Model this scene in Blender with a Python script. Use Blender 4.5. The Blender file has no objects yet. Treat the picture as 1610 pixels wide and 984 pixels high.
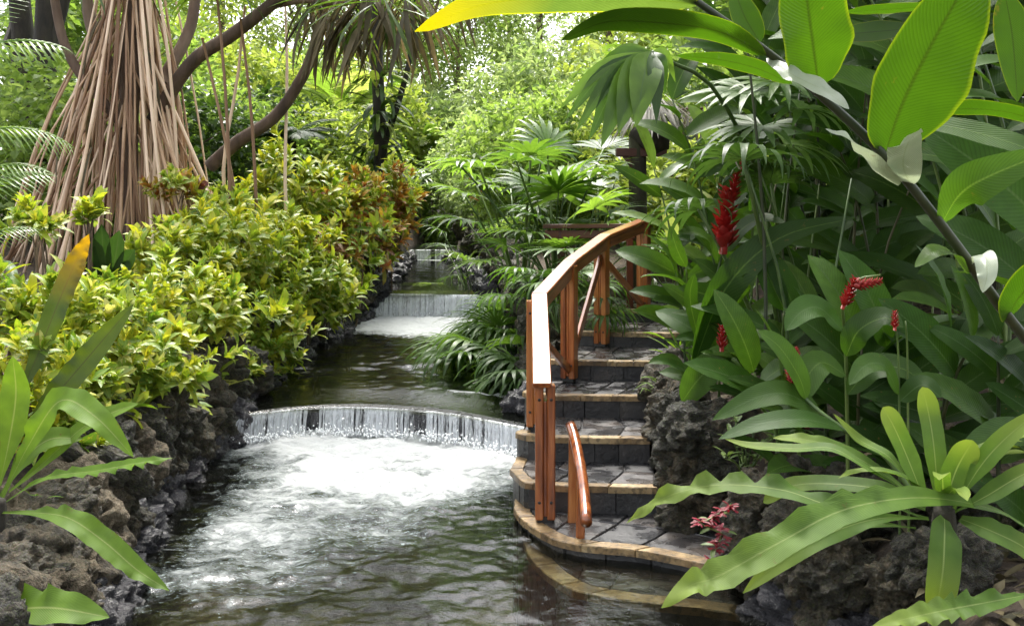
import bpy, bmesh, math, random
import numpy as np
from mathutils import Vector, Matrix, Quaternion

random.seed(7)
rng = np.random.default_rng(7)
sc = bpy.context.scene
COL = sc.collection
R = math.radians

# ------------------------------------------------------------------ camera, sky, sun, exposure
EYE, FPX, CX, HY = 2.0, 1600.0, 805.0, 335.0
cam_d = bpy.data.cameras.new('camera'); cam = bpy.data.objects.new('camera', cam_d); COL.objects.link(cam)
cam.location = (0, 0, EYE); cam.rotation_euler = (R(90), 0, 0)
cam_d.sensor_width = 36; cam_d.lens = 36 * FPX / 1610.0
cam_d.shift_y = -(492 - HY) / 1610.0
cam_d.clip_start = 0.05; cam_d.clip_end = 2000
sc.camera = cam

SUN_EL, SUN_AZ = 62.0, -6.0            # degrees; azimuth from +Y towards +X
world = bpy.data.worlds.new('World'); sc.world = world; world.use_nodes = True
wn = world.node_tree; wn.nodes.clear()
w_out = wn.nodes.new('ShaderNodeOutputWorld'); w_bg = wn.nodes.new('ShaderNodeBackground')
w_sky = wn.nodes.new('ShaderNodeTexSky'); w_sky.sky_type = 'NISHITA'; w_sky.sun_disc = False
w_sky.sun_elevation = R(SUN_EL); w_sky.sun_rotation = R(SUN_AZ)
w_sky.air_density = 1.0; w_sky.dust_density = 4.0; w_sky.ozone_density = 1.0
w_hsv = wn.nodes.new('ShaderNodeHueSaturation'); w_hsv.inputs['Saturation'].default_value = 0.25
wn.links.new(w_sky.outputs[0], w_hsv.inputs['Color']); wn.links.new(w_hsv.outputs[0], w_bg.inputs['Color'])
w_bg.inputs['Strength'].default_value = 0.15
wn.links.new(w_bg.outputs[0], w_out.inputs['Surface'])
sun_d = bpy.data.lights.new('sun', 'SUN'); sun = bpy.data.objects.new('sun', sun_d); COL.objects.link(sun)
sun_d.energy = 1.6; sun_d.angle = R(16); sun_d.color = (1.0, 0.96, 0.88)
_az, _el = R(SUN_AZ), R(SUN_EL)
SUNV = Vector((math.sin(_az) * math.cos(_el), math.cos(_az) * math.cos(_el), math.sin(_el)))
sun.rotation_euler = SUNV.to_track_quat('Z', 'Y').to_euler(); sun.location = (0, 0, 30)
sc.view_settings.view_transform = 'Standard'; sc.view_settings.look = 'None'
sc.view_settings.gamma = 1; sc.view_settings.use_curve_mapping = False
sc.view_settings.exposure = 2.0
sc.cycles.max_bounces = 6; sc.cycles.transparent_max_bounces = 16
sc.cycles.diffuse_bounces = 3; sc.cycles.glossy_bounces = 2; sc.cycles.transmission_bounces = 3
sc.cycles.use_adaptive_sampling = True; sc.cycles.adaptive_threshold = 0.025
sc.cycles.caustics_reflective = False; sc.cycles.caustics_refractive = False
sc.cycles.sample_clamp_indirect = 6.0
sc.cycles.use_denoising = True

def W(px, py, d):
    """a point of the place, read off at distance d in front of the eye"""
    return Vector(((px - CX) / FPX * d, d, EYE - (py - HY) / FPX * d))

# ------------------------------------------------------------------ helpers
MW = {}
def link(o, parent=None, M=None):
    COL.objects.link(o)
    if M is None: M = Matrix.Identity(4) if parent is None else MW[parent.name]
    MW[o.name] = M
    if parent is not None:
        o.parent = parent
        o.matrix_basis = MW[parent.name].inverted() @ M
    else:
        o.matrix_basis = M
    return o
def tag(o, label=None, cat=None, group=None, kind=None):
    if label: o['label'] = label
    if cat: o['category'] = cat
    if group: o['group'] = group
    if kind: o['kind'] = kind
    return o
def thing(name, label, cat, loc=(0, 0, 0), group=None):
    o = bpy.data.objects.new(name, None); o.empty_display_size = 0.1
    link(o, None, Matrix.Translation(Vector(loc)))
    return tag(o, label, cat, group)
def part(name, me, parent, M=None, kind=None):
    o = bpy.data.objects.new(name, me)
    if M is None: M = Matrix.Identity(4)
    link(o, parent, M)
    if kind: o['kind'] = kind
    return o
def top(name, me, label=None, cat=None, kind=None, group=None, M=None):
    o = bpy.data.objects.new(name, me); link(o, None, M); return tag(o, label, cat, group, kind)

class MB:
    """collects vertices and quads (a triangle repeats its last index)"""
    def __init__(s): s.V = []; s.F = []; s.UV = []; s.T = []; s.n = 0
    def add(s, V, F, UV=None, tint=None):
        V = np.asarray(V, float).reshape(-1, 3); F = np.asarray(F, int).reshape(-1, 4)
        s.V.append(V); s.F.append(F + s.n); s.n += len(V)
        s.UV.append(np.zeros((len(V), 2)) if UV is None else np.asarray(UV, float))
        t = random.random() if tint is None else tint
        s.T.append(np.full(len(V), t) if np.isscalar(t) else np.asarray(t, float))
    def mesh(s, name, mat=None, smooth=True):
        V = np.concatenate(s.V); F = np.concatenate(s.F); UV = np.concatenate(s.UV); T = np.concatenate(s.T)
        return mesh_np(name, V, F, mat, UV, T, smooth)
def mesh_np(name, V, F, mat=None, UV=None, T=None, smooth=True):
    me = bpy.data.meshes.new(name)
    tri = F[:, 2] == F[:, 3]
    cnt = np.where(tri, 3, 4); mask = np.ones(F.shape, bool); mask[tri, 3] = False
    loops = F[mask]
    me.vertices.add(len(V)); me.vertices.foreach_set('co', np.asarray(V, np.float32).ravel())
    me.loops.add(len(loops)); me.loops.foreach_set('vertex_index', loops.astype(np.int32))
    me.polygons.add(len(F))
    st = np.concatenate([[0], np.cumsum(cnt)[:-1]]).astype(np.int32)
    me.polygons.foreach_set('loop_start', st)
    me.polygons.foreach_set('use_smooth', np.full(len(F), smooth))
    if UV is not None:
        uvl = me.uv_layers.new(name='UVMap'); uvl.data.foreach_set('uv', UV[loops].astype(np.float32).ravel())
    if T is not None:
        at = me.attributes.new('tint', 'FLOAT', 'POINT'); at.data.foreach_set('value', T.astype(np.float32))
    me.update(calc_edges=True); me.validate()
    if mat: me.materials.append(mat)
    return me
_mc = {}
def with_mat(me, mat):
    k = (me.name, mat.name)
    if k not in _mc:
        c = me.copy(); c.materials.clear(); c.materials.append(mat); _mc[k] = c
    return _mc[k]

def _hash(i, j, k, s):
    n = (i * 374761393 + j * 668265263 + k * 1274126177 + s * 974711) & 0xffffffff
    n = ((n ^ (n >> 13)) * 1274126177) & 0xffffffff
    return ((n ^ (n >> 16)) & 0xffff) / 65535.0
def vnoise(P, s=0):
    P = np.asarray(P, float); i = np.floor(P).astype(np.int64); f = P - i; f = f * f * (3 - 2 * f)
    r = 0
    for dx in (0, 1):
        for dy in (0, 1):
            for dz in (0, 1):
                w = (f[:, 0] if dx else 1 - f[:, 0]) * (f[:, 1] if dy else 1 - f[:, 1]) * (f[:, 2] if dz else 1 - f[:, 2])
                r = r + w * _hash(i[:, 0] + dx, i[:, 1] + dy, i[:, 2] + dz, s)
    return r
def fbm(P, o=4, s=0):
    P = np.asarray(P, float); a, t, r = 1.0, 0.0, 0
    for k in range(o):
        r = r + a * vnoise(P * 2.03 ** k + 17.3 * k, s + k); t += a; a *= 0.5
    return r / t
def sstep(a, b, x):
    t = np.clip((x - a) / (b - a), 0, 1); return t * t * (3 - 2 * t)

def catmull(pts, n):
    P = np.array([tuple(p) for p in pts], float)
    if len(P) == 2: return P[0] + (P[1] - P[0]) * np.linspace(0, 1, n)[:, None]
    E = np.vstack([2 * P[0] - P[1], P, 2 * P[-1] - P[-2]])
    out = []
    for t in np.linspace(0, len(P) - 1 - 1e-6, n):
        i = int(t); f = t - i; a, b, c, d = E[i], E[i + 1], E[i + 2], E[i + 3]
        out.append(0.5 * (2 * b + (c - a) * f + (2 * a - 5 * b + 4 * c - d) * f * f + (3 * b - 3 * c + d - a) * f ** 3))
    return np.array(out)
def frames(P, up):
    T = np.gradient(P, axis=0); T /= np.linalg.norm(T, axis=1)[:, None] + 1e-9
    up = np.broadcast_to(np.asarray(up, float), P.shape)
    S = np.cross(T, up); S /= np.linalg.norm(S, axis=1)[:, None] + 1e-9
    N = np.cross(S, T)
    return T, S, N
def profile(kind, n, p0=0.0):
    s = np.linspace(0, 1, n)
    if kind == 'lance': w = np.maximum(s, 0) ** 0.75 * np.maximum(1 - s, 0) ** 0.6
    elif kind == 'oval': w = np.maximum(np.sin(np.pi * s ** 0.85), 0) ** 0.62
    elif kind == 'strap': w = np.minimum(1, 0.35 + s * 2.5) * np.where(s > .72, np.sqrt(np.maximum(0, 1 - ((s - .72) / .28) ** 2)), 1)
    elif kind == 'paddle': w = (0.12 + 0.88 * sstep(0.05, 0.45, s)) * np.where(s > .6, np.maximum(0, 1 - ((s - .6) / .4) ** 2) ** .8, 1)
    elif kind == 'finger': w = np.minimum(1, 0.15 + s * 2.6) * np.where(s > .5, np.maximum(0, 1 - ((s - .5) / .5) ** 1.6), 1)
    w = w / w.max(); w[-1] = max(w[-1], 0.02); w[0] = max(w[0], p0, 0.04)
    return w
def ribbon(P, hw, up=(0, 0, 1), nc=2, fold=0.15, wave=0.0, wf=9.0, ph=0.0, cup=0.0):
    """a leaf blade: P centre line, hw half widths, folded along the midrib, edges waved"""
    P = np.asarray(P, float); n = len(P); T, S, N = frames(P, up)
    cols = np.linspace(-1, 1, 2 * nc + 1); s = np.linspace(0, 1, n)
    V = np.zeros((n, len(cols), 3)); UV = np.zeros((n, len(cols), 2))
    for c, u in enumerate(cols):
        a = abs(u)
        lift = fold * a * hw + cup * a * a * hw
        if wave:      # ruffled edge: uneven spacing, strongest at the rim, different on either side
            th = wf * 2 * np.pi * (s + .035 * np.sin(7.3 * s + ph) + .02 * np.sin(17.1 * s + 2 * ph)) + ph + (1.7 if u > 0 else 0)
            am = .55 + .45 * np.sin(5.0 * s + 3.1 * ph + u)
            lift = lift + wave * hw * a ** 1.5 * np.sin(th) * am * np.minimum(1, s * 4)
            ww = hw * (1 + a * wave * am * (.10 * np.sin(th + 1.3) + .05 * np.sin(2.7 * th)))
        else: ww = hw
        V[:, c] = P + S * (u * ww)[:, None] + N * lift[:, None]
        UV[:, c, 0] = 0.5 + 0.5 * u; UV[:, c, 1] = s
    m = len(cols)
    i, j = np.meshgrid(np.arange(n - 1), np.arange(m - 1), indexing='ij')
    a = (i * m + j).ravel(); F = np.stack([a, a + 1, a + m + 1, a + m], 1)
    return V.reshape(-1, 3), F, UV.reshape(-1, 2)
def tube(P, r, k=6, cap=True):
    P = np.asarray(P, float); n = len(P); r = np.broadcast_to(np.asarray(r, float), (n,))
    T = np.gradient(P, axis=0); T /= np.linalg.norm(T, axis=1)[:, None] + 1e-9
    mean = P[-1] - P[0]; up = (0, 0, 1) if abs(mean[2]) < 0.8 * np.linalg.norm(mean) else (1, 0, 0)
    T, S, N = frames(P, up)
    a = np.arange(k) * 2 * np.pi / k
    V = P[:, None] + (S[:, None] * np.cos(a)[None, :, None] + N[:, None] * np.sin(a)[None, :, None]) * r[:, None, None]
    V = V.reshape(-1, 3)
    F = []
    for i in range(n - 1):
        for j in range(k):
            j2 = (j + 1) % k; F.append((i * k + j, i * k + j2, (i + 1) * k + j2, (i + 1) * k + j))
    if cap:
        for base in (0, (n - 1) * k):
            for j in range(1, k - 1): F.append((base, base + j, base + j + 1, base + j + 1))
    UV = np.stack([np.tile(a / (2 * np.pi), n), np.repeat(np.linspace(0, 1, n), k)], 1)
    return V, np.array(F), UV
def box(c, sx, sy, sz, ax=None, bev=0.0):
    """an axis box, or with the frame ax (three unit vectors); bev chamfers its long edges"""
    c = np.array(c, float); A = np.eye(3) if ax is None else np.array([tuple(v) for v in ax], float)
    hx, hy, hz = sx / 2, sy / 2, sz / 2
    if bev <= 0:
        q = [(-1, -1, -1), (1, -1, -1), (1, 1, -1), (-1, 1, -1), (-1, -1, 1), (1, -1, 1), (1, 1, 1), (-1, 1, 1)]
        V = np.array(q, float) * (hx, hy, hz)
        F = [(0, 3, 2, 1), (4, 5, 6, 7), (0, 1, 5, 4), (1, 2, 6, 5), (2, 3, 7, 6), (3, 0, 4, 7)]
    else:
        V, F = [], []
        oc = [(-hx + bev, -hy), (hx - bev, -hy), (hx, -hy + bev), (hx, hy - bev), (hx - bev, hy), (-hx + bev, hy), (-hx, hy - bev), (-hx, -hy + bev)]
        for z, sh in ((-hz, bev * .6), (-hz + bev, 0), (hz - bev, 0), (hz, bev * .6)):
            for x, y in oc: V.append((x - math.copysign(sh, x), y - math.copysign(sh, y), z))
        for l in range(3):
            for j in range(8):
                j2 = (j + 1) % 8; F.append((l * 8 + j, l * 8 + j2, l * 8 + 8 + j2, l * 8 + 8 + j))
        for a, b, cc, d in ((0, 1, 2, 3), (0, 3, 4, 7), (7, 4, 5, 6)):
            F.append((24 + a, 24 + b, 24 + cc, 24 + d)); F.append((d, cc, b, a))
        V = np.array(V)
    return V @ A + c, np.array(F), None

# ------------------------------------------------------------------ materials
def nm(name):
    m = bpy.data.materials.new(name); m.use_nodes = True
    nt = m.node_tree; nt.nodes.clear()
    return m, nt
def N_(nt, t, **kw):
    n = nt.nodes.new(t)
    for k, v in kw.items():
        if k in n.inputs: n.inputs[k].default_value = v
        else: setattr(n, k, v)
    return n
def L_(nt, a, b): nt.links.new(a, b)
def ramp(nt, stops, interp='LINEAR'):
    r = nt.nodes.new('ShaderNodeValToRGB'); cr = r.color_ramp; cr.interpolation = interp
    while len(cr.elements) < len(stops): cr.elements.new(0.5)
    for e, (p, c) in zip(cr.elements, stops): e.position = p; e.color = (*c[:3], 1)
    return r
def math_(nt, op, a, b=None, clamp=False):
    n = nt.nodes.new('ShaderNodeMath'); n.operation = op; n.use_clamp = clamp
    for i, v in enumerate((a, b)):
        if v is None: continue
        if isinstance(v, (int, float)): n.inputs[i].default_value = v
        else: nt.links.new(v, n.inputs[i])
    return n.outputs[0]
def mixc(nt, f, a, b, mode='MIX'):
    n = nt.nodes.new('ShaderNodeMix'); n.data_type = 'RGBA'; n.blend_type = mode
    for i, v in ((0, f), (6, a), (7, b)):
        if isinstance(v, (int, float)): n.inputs[i].default_value = v
        elif isinstance(v, (tuple, list)): n.inputs[i].default_value = (*v[:3], 1)
        else: nt.links.new(v, n.inputs[i])
    return n.outputs[2]

def leaf_mat(name, stops, trans=0.4, tcol=None, rough=0.42, spec=0.4, rib=None, veins=26, blotch=None, edge=None, tipcol=None):
    """stops: colours picked per plant and per leaf; rib: midrib colour; blotch: (colour, amount)"""
    m, nt = nm(name)
    out = N_(nt, 'ShaderNodeOutputMaterial'); oi = N_(nt, 'ShaderNodeObjectInfo')
    at = N_(nt, 'ShaderNodeAttribute', attribute_name='tint')
    f = math_(nt, 'FRACT', math_(nt, 'ADD', oi.outputs['Random'], at.outputs['Fac']))
    rp = ramp(nt, [(i / max(1, len(stops) - 1), c) for i, c in enumerate(stops)]); L_(nt, f, rp.inputs[0])
    col = rp.outputs[0]
    uv = N_(nt, 'ShaderNodeUVMap'); sx = N_(nt, 'ShaderNodeSeparateXYZ'); L_(nt, uv.outputs[0], sx.inputs[0])
    tc = N_(nt, 'ShaderNodeTexCoord')
    no = N_(nt, 'ShaderNodeTexNoise', Scale=11.0, Detail=3.0); L_(nt, tc.outputs['Object'], no.inputs['Vector'])
    col = mixc(nt, math_(nt, 'MULTIPLY', no.outputs[0], 0.55), col, (0.02, 0.04, 0.008), 'MIX') if not blotch else col
    if blotch:
        n2 = N_(nt, 'ShaderNodeTexNoise', Scale=blotch[2] if len(blotch) > 2 else 30.0, Detail=2.0); L_(nt, tc.outputs['Object'], n2.inputs['Vector'])
        br = ramp(nt, [(0.62 - blotch[1] * .5, (0, 0, 0)), (0.70 - blotch[1] * .5, (1, 1, 1))]); L_(nt, n2.outputs[0], br.inputs[0])
        col = mixc(nt, br.outputs[0], col, blotch[0])
    dx = math_(nt, 'ABSOLUTE', math_(nt, 'SUBTRACT', sx.outputs[0], 0.5))
    if rib:
        rr = ramp(nt, [(0.0, (.8, .8, .8)), (0.016, (0.55, 0.55, 0.55)), (0.034, (0, 0, 0))]); L_(nt, dx, rr.inputs[0])
        col = mixc(nt, rr.outputs[0], col, rib)
    if edge:
        er = ramp(nt, [(0.455, (0, 0, 0)), (0.49, (1, 1, 1))]); L_(nt, dx, er.inputs[0]); col = mixc(nt, er.outputs[0], col, edge)
    if tipcol:
        tr_ = ramp(nt, [(0.5, (0, 0, 0)), (0.95, (1, 1, 1))]); L_(nt, sx.outputs[1], tr_.inputs[0]); col = mixc(nt, tr_.outputs[0], col, tipcol)
    # lateral veins as fine relief
    v1 = math_(nt, 'SINE', math_(nt, 'MULTIPLY', math_(nt, 'SUBTRACT', sx.outputs[1], math_(nt, 'MULTIPLY', dx, 0.35)), veins * 6.283))
    vr = ramp(nt, [(0.0, (0, 0, 0)), (0.55, (0, 0, 0)), (1.0, (.32, .32, .32))]); L_(nt, math_(nt, 'MULTIPLY', math_(nt, 'ADD', v1, 1.0), 0.5), vr.inputs[0])
    if veins > 12: col = mixc(nt, vr.outputs[0], col, mixc(nt, 1.0, col, (.45, .5, .4), 'MULTIPLY'))
    if veins > 12:
        nb_ = N_(nt, 'ShaderNodeTexNoise', Scale=14.0, Detail=4.0, Roughness=0.7); L_(nt, tc.outputs['Object'], nb_.inputs['Vector'])
        bl = ramp(nt, [(0.66, (0, 0, 0)), (0.74, (.8, .8, .8))]); L_(nt, nb_.outputs[0], bl.inputs[0]); col = mixc(nt, bl.outputs[0], col, (.16, .10, .03))
    col = mixc(nt, math_(nt, 'MULTIPLY', no.outputs[0], .4), col, mixc(nt, 1.0, col, (.55, .7, .6), 'MULTIPLY'))
    bump = N_(nt, 'ShaderNodeBump', Strength=0.25, Distance=0.004)
    L_(nt, math_(nt, 'ADD', math_(nt, 'MULTIPLY', v1, 0.35), math_(nt, 'MULTIPLY', no.outputs[0], 3.0)), bump.inputs['Height'])
    pb = N_(nt, 'ShaderNodeBsdfPrincipled', Roughness=rough); pb.inputs['Specular IOR Level'].default_value = spec
    L_(nt, col, pb.inputs['Base Color']); L_(nt, bump.outputs[0], pb.inputs['Normal'])
    tr = N_(nt, 'ShaderNodeBsdfTranslucent')
    L_(nt, mixc(nt, 1.0, col, tcol or (1.9, 1.8, 0.7), 'MULTIPLY'), tr.inputs['Color'])
    mx = N_(nt, 'ShaderNodeMixShader'); mx.inputs[0].default_value = trans
    L_(nt, pb.outputs[0], mx.inputs[1]); L_(nt, tr.outputs[0], mx.inputs[2]); L_(nt, mx.outputs[0], out.inputs['Surface'])
    return m
def solid_mat(name, stops, scale=6.0, rough=0.6, bump=0.3, bscale=None, dist=0.01, stretch=(1, 1, 1), spec=0.5, coat=0.0, detail=6.0, rnd=0.25, coords='Object', rough2=None, grain=None):
    m, nt = nm(name)
    out = N_(nt, 'ShaderNodeOutputMaterial'); pb = N_(nt, 'ShaderNodeBsdfPrincipled', Roughness=rough)
    pb.inputs['Specular IOR Level'].default_value = spec; pb.inputs['Coat Weight'].default_value = coat; pb.inputs['Coat Roughness'].default_value = 0.12
    tc = N_(nt, 'ShaderNodeTexCoord'); mp = N_(nt, 'ShaderNodeMapping'); mp.inputs['Scale'].default_value = stretch
    L_(nt, tc.outputs['Object'], mp.inputs['Vector'])
    oi = N_(nt, 'ShaderNodeObjectInfo')
    off = N_(nt, 'ShaderNodeVectorMath'); off.operation = 'ADD'; cb = N_(nt, 'ShaderNodeCombineXYZ')
    for i in range(3): L_(nt, math_(nt, 'MULTIPLY', oi.outputs['Random'], 13.7 * (i + 1)), cb.inputs[i])
    L_(nt, mp.outputs[0], off.inputs[0]); L_(nt, cb.outputs[0], off.inputs[1])
    no = N_(nt, 'ShaderNodeTexNoise', Scale=scale, Detail=detail, Roughness=0.6); L_(nt, off.outputs[0], no.inputs['Vector'])
    at = N_(nt, 'ShaderNodeAttribute', attribute_name='tint')
    v = math_(nt, 'ADD', no.outputs[0], math_(nt, 'MULTIPLY', math_(nt, 'SUBTRACT', math_(nt, 'FRACT', math_(nt, 'ADD', oi.outputs['Random'], at.outputs['Fac'])), 0.5), rnd))
    rp = ramp(nt, [(0.28 + 0.44 * i / max(1, len(stops) - 1), c) for i, c in enumerate(stops)]); L_(nt, v, rp.inputs[0])
    col = rp.outputs[0]
    if grain:
        g = N_(nt, 'ShaderNodeTexNoise', Scale=scale * 5, Detail=3.0); L_(nt, off.outputs[0], g.inputs['Vector'])
        gr = ramp(nt, [(0.5, (0, 0, 0)), (0.62, (1, 1, 1))]); L_(nt, g.outputs[0], gr.inputs[0]); col = mixc(nt, math_(nt, 'MULTIPLY', gr.outputs[0], grain[1]), col, grain[0])
    L_(nt, col, pb.inputs['Base Color'])
    if rough2 is not None:
        rr = ramp(nt, [(0.4, (rough,) * 3), (0.6, (rough2,) * 3)])
        nr = N_(nt, 'ShaderNodeTexNoise', Scale=scale * 1.3, Detail=4.0); L_(nt, off.outputs[0], nr.inputs['Vector']); L_(nt, nr.outputs[0], rr.inputs[0]); L_(nt, rr.outputs[0], pb.inputs['Roughness'])
    b = N_(nt, 'ShaderNodeBump', Strength=bump, Distance=dist)
    nb = N_(nt, 'ShaderNodeTexNoise', Scale=bscale or scale * 4, Detail=8.0, Roughness=0.65); L_(nt, off.outputs[0], nb.inputs['Vector'])
    L_(nt, nb.outputs[0], b.inputs['Height']); L_(nt, b.outputs[0], pb.inputs['Normal'])
    L_(nt, pb.outputs[0], out.inputs['Surface'])
    return m

M = {}
M['soil'] = solid_mat('soil', [(0.012, 0.008, 0.005), (0.035, 0.024, 0.015), (0.075, 0.052, 0.03)], 3.0, 0.9, 0.8, 30, 0.03, coords='Object', grain=((0.13, 0.09, 0.05), 0.5))
M['bed'] = solid_mat('pool_bed', [(0.010, 0.011, 0.008), (0.022, 0.022, 0.015), (0.05, 0.045, 0.03)], 2.0, 0.7, 0.5, 20, 0.03)
M['lava'] = solid_mat('lava_rock', [(0.010, 0.009, 0.007), (0.034, 0.028, 0.02), (0.08, 0.062, 0.04), (0.17, 0.125, 0.075)], 4.5, 0.8, 1.0, 9, 0.12, rough2=0.4, grain=((0.075, 0.095, 0.025), 0.6))
M['lava_wet'] = solid_mat('wet_basalt', [(0.008, 0.008, 0.010), (0.024, 0.024, 0.028), (0.055, 0.05, 0.055)], 4.0, 0.35, 1.0, 18, 0.025, rough2=0.15)
M['lava_tan'] = solid_mat('tan_tuff', [(0.025, 0.018, 0.011), (0.09, 0.068, 0.042), (0.19, 0.145, 0.09), (0.29, 0.23, 0.155)], 4.6, 0.85, 1.0, 9, 0.12, grain=((0.05, 0.06, 0.02), 0.6))
M['slate'] = solid_mat('wet_flagstone', [(0.012, 0.012, 0.013), (0.032, 0.03, 0.03), (0.075, 0.064, 0.056)], 5.0, 0.5, 0.7, 26, 0.008, rough2=0.06, rnd=0.45, spec=0.7)
M['mortar'] = solid_mat('dark_mortar', [(0.015, 0.015, 0.015), (0.03, 0.028, 0.027)], 8.0, 0.7, 0.6, 40, 0.006)
M['riser'] = solid_mat('dark_riser_stone', [(0.013, 0.013, 0.014), (0.03, 0.03, 0.031), (0.06, 0.055, 0.05)], 4.0, 0.5, 0.9, 20, 0.012, rough2=0.25)
M['nosing'] = solid_mat('sandstone_edge', [(0.10, 0.062, 0.028), (0.25, 0.165, 0.075), (0.38, 0.28, 0.145)], 7.0, 0.5, 0.8, 40, 0.008, rough2=0.3, grain=((0.05, 0.04, 0.025), 0.6))
M['wood'] = solid_mat('varnished_wood', [(0.10, 0.022, 0.006), (0.28, 0.08, 0.02), (0.44, 0.17, 0.05)], 2.6, 0.28, 0.15, 14, 0.002, stretch=(9, 9, 0.9), coat=0.6, rnd=0.3)
M['wood_dark'] = solid_mat('dark_varnished_wood', [(0.05, 0.012, 0.006), (0.10, 0.025, 0.01)], 2.2, 0.35, 0.15, 14, 0.002, stretch=(9, 9, 0.9), coat=0.3, rnd=0.3)
M['iron'] = solid_mat('black_iron_shoe', [(0.01, 0.01, 0.01), (0.025, 0.022, 0.02)], 10, 0.5, 0.3)
M['bark'] = solid_mat('brown_bark', [(0.05, 0.033, 0.022), (0.12, 0.08, 0.055), (0.2, 0.145, 0.10)], 5.0, 0.85, 0.8, 22, 0.02, stretch=(1, 1, 0.3))
M['bark_dark'] = solid_mat('dark_mossy_bark', [(0.012, 0.011, 0.008), (0.03, 0.025, 0.017), (0.05, 0.055, 0.02)], 5.0, 0.9, 0.9, 22, 0.02, stretch=(1, 1, 0.4))
M['root'] = solid_mat('stilt_root', [(0.22, 0.125, 0.07), (0.48, 0.32, 0.195), (0.76, 0.58, 0.42)], 4.0, 0.7, 0.5, 30, 0.006, stretch=(1, 1, 0.15), rnd=0.75)
M['cane'] = solid_mat('green_cane', [(0.03, 0.06, 0.012), (0.07, 0.12, 0.025), (0.12, 0.17, 0.04)], 6.0, 0.45, 0.2, rnd=0.4)
M['cane_dark'] = solid_mat('dark_cane', [(0.02, 0.03, 0.01), (0.05, 0.06, 0.02), (0.10, 0.09, 0.04)], 6.0, 0.5, 0.2, rnd=0.4)
# ------------------------------------------------------------------ terrain
def interp(x, xs, ys): return np.interp(x, xs, ys)
LBX = ([0, 4.2, 5.3, 6.5, 7.9, 8.8, 9.4, 10.3, 12, 14.3, 16.5, 19.5, 26, 28, 40], [-1.9, -1.95, -2.15, -2.38, -2.55, -2.45, -2.5, -2.6, -2.6, -2.5, -2.35, -2.5, -2.8, -2.8, -2.8])
RBX = ([0, 3.5, 4.5, 5.2, 5.7, 6.2, 7.2, 8.0, 8.4, 8.9, 9.5, 12, 14, 16.5, 20, 28, 40], [1.7, 1.6, 1.45, 1.42, 1.25, 1.0, 0.97, 1.02, 0.9, 0.12, 0.05, 0.0, -0.15, -0.3, -0.5, -1.7, -1.7])
STEPS = [  # front edge left, front edge right, height of tread
    None, None,
    ((0.03, 6.62), (0.93, 6.50), 0.25), ((0.06, 7.24), (0.97, 7.15), 0.42), ((0.12, 7.94), (1.06, 7.85), 0.59),
    ((0.26, 8.70), (1.36, 8.55), 0.75), ((0.55, 9.66), (1.58, 9.48), 0.88), ((0.92, 10.70), (1.86, 10.42), 1.00), ((1.32, 11.75), (2.22, 11.2), 1.12)]
def stair_z(x, y):
    """ground level just under the staircase, -9 away from it"""
    ys = [6.5, 7.2, 7.9, 8.62, 9.57, 10.56, 11.5, 14]
    return np.interp(y, ys, [0.0, .15, .32, .49, .63, .76, .88, .95])
def ground_z(x, y):
    x = np.asarray(x, float); y = np.asarray(y, float)
    lb = interp(y, *LBX); rb = interp(y, *RBX)
    bed = interp(y, [0, 8.75, 8.95, 16.3, 16.6, 28, 28.4, 60], [-.75, -.75, -.35, -.35, .1, .1, .6, .8])
    P = np.stack([x * 1.3, y * 1.3, np.zeros_like(x)], -1).reshape(-1, 3)
    bumps = (fbm(P, 4, 3).reshape(x.shape) - .5)
    hl = interp(y, [0, 5, 7, 10, 14, 20, 30, 60], [.25, .32, .5, .75, 1.0, 1.35, 1.7, 3.0])
    left = hl + .16 * np.clip(lb - x, 0, 6) + .02 * np.clip(lb - x - 6, 0, 60) + bumps * .22
    hr = interp(y, [0, 4.6, 5.6, 6.6, 7.6, 9, 10.5, 12, 20, 30, 60], [.2, .3, .4, .6, .72, .55, .75, .95, 1.3, 1.7, 3.0])
    right = hr + .13 * np.clip(x - rb, 0, 5) + .02 * np.clip(x - rb - 5, 0, 60) + bumps * .2
    sl = interp(y, [6.4, 8.7, 9.66, 10.7, 11.75, 13], [.0, .22, .5, .86, 1.25, 1.7]); sr = interp(y, [6.4, 7.9, 8.6, 9.5, 10.4, 11.2, 13], [.95, 1.1, 1.4, 1.62, 1.9, 2.3, 2.8])
    on = (sstep(-.12, .05, x - sl) * sstep(-.12, .05, sr - x)) * sstep(8.2, 8.8, y) * (1 - sstep(12.8, 13.4, y))
    right = right * (1 - on) + (stair_z(x, y) - .05) * on
    tl = sstep(0.0, 0.42, lb - x); tr = sstep(0.0, 0.38, x - rb)
    z = bed + bumps * .12
    z = z * (1 - tl) + left * tl
    return z * (1 - tr) + right * tr
def grid_mesh(xs, ys, zf):
    X, Y = np.meshgrid(xs, ys); Z = zf(X, Y)
    V = np.stack([X, Y, Z], -1).reshape(-1, 3); n = len(xs)
    i, j = np.meshgrid(np.arange(len(ys) - 1), np.arange(n - 1), indexing='ij'); a = (i * n + j).ravel()
    return V, np.stack([a, a + 1, a + n + 1, a + n], 1)
gx = np.concatenate([[-400, -150, -60, -30], np.arange(-16, -5, .5), np.arange(-5, 4, .09), np.arange(4, 16, .5), [30, 60, 150, 400]])
gy = np.concatenate([[-60, -20, -6], np.arange(-2, 2, .5), np.arange(2, 18, .09), np.arange(18, 40, .4), [45, 55, 80, 150, 400, 900]])
V, F = grid_mesh(gx, gy, ground_z)
top('ground', mesh_np('ground', V, F, M['soil']), kind='structure')

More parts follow.
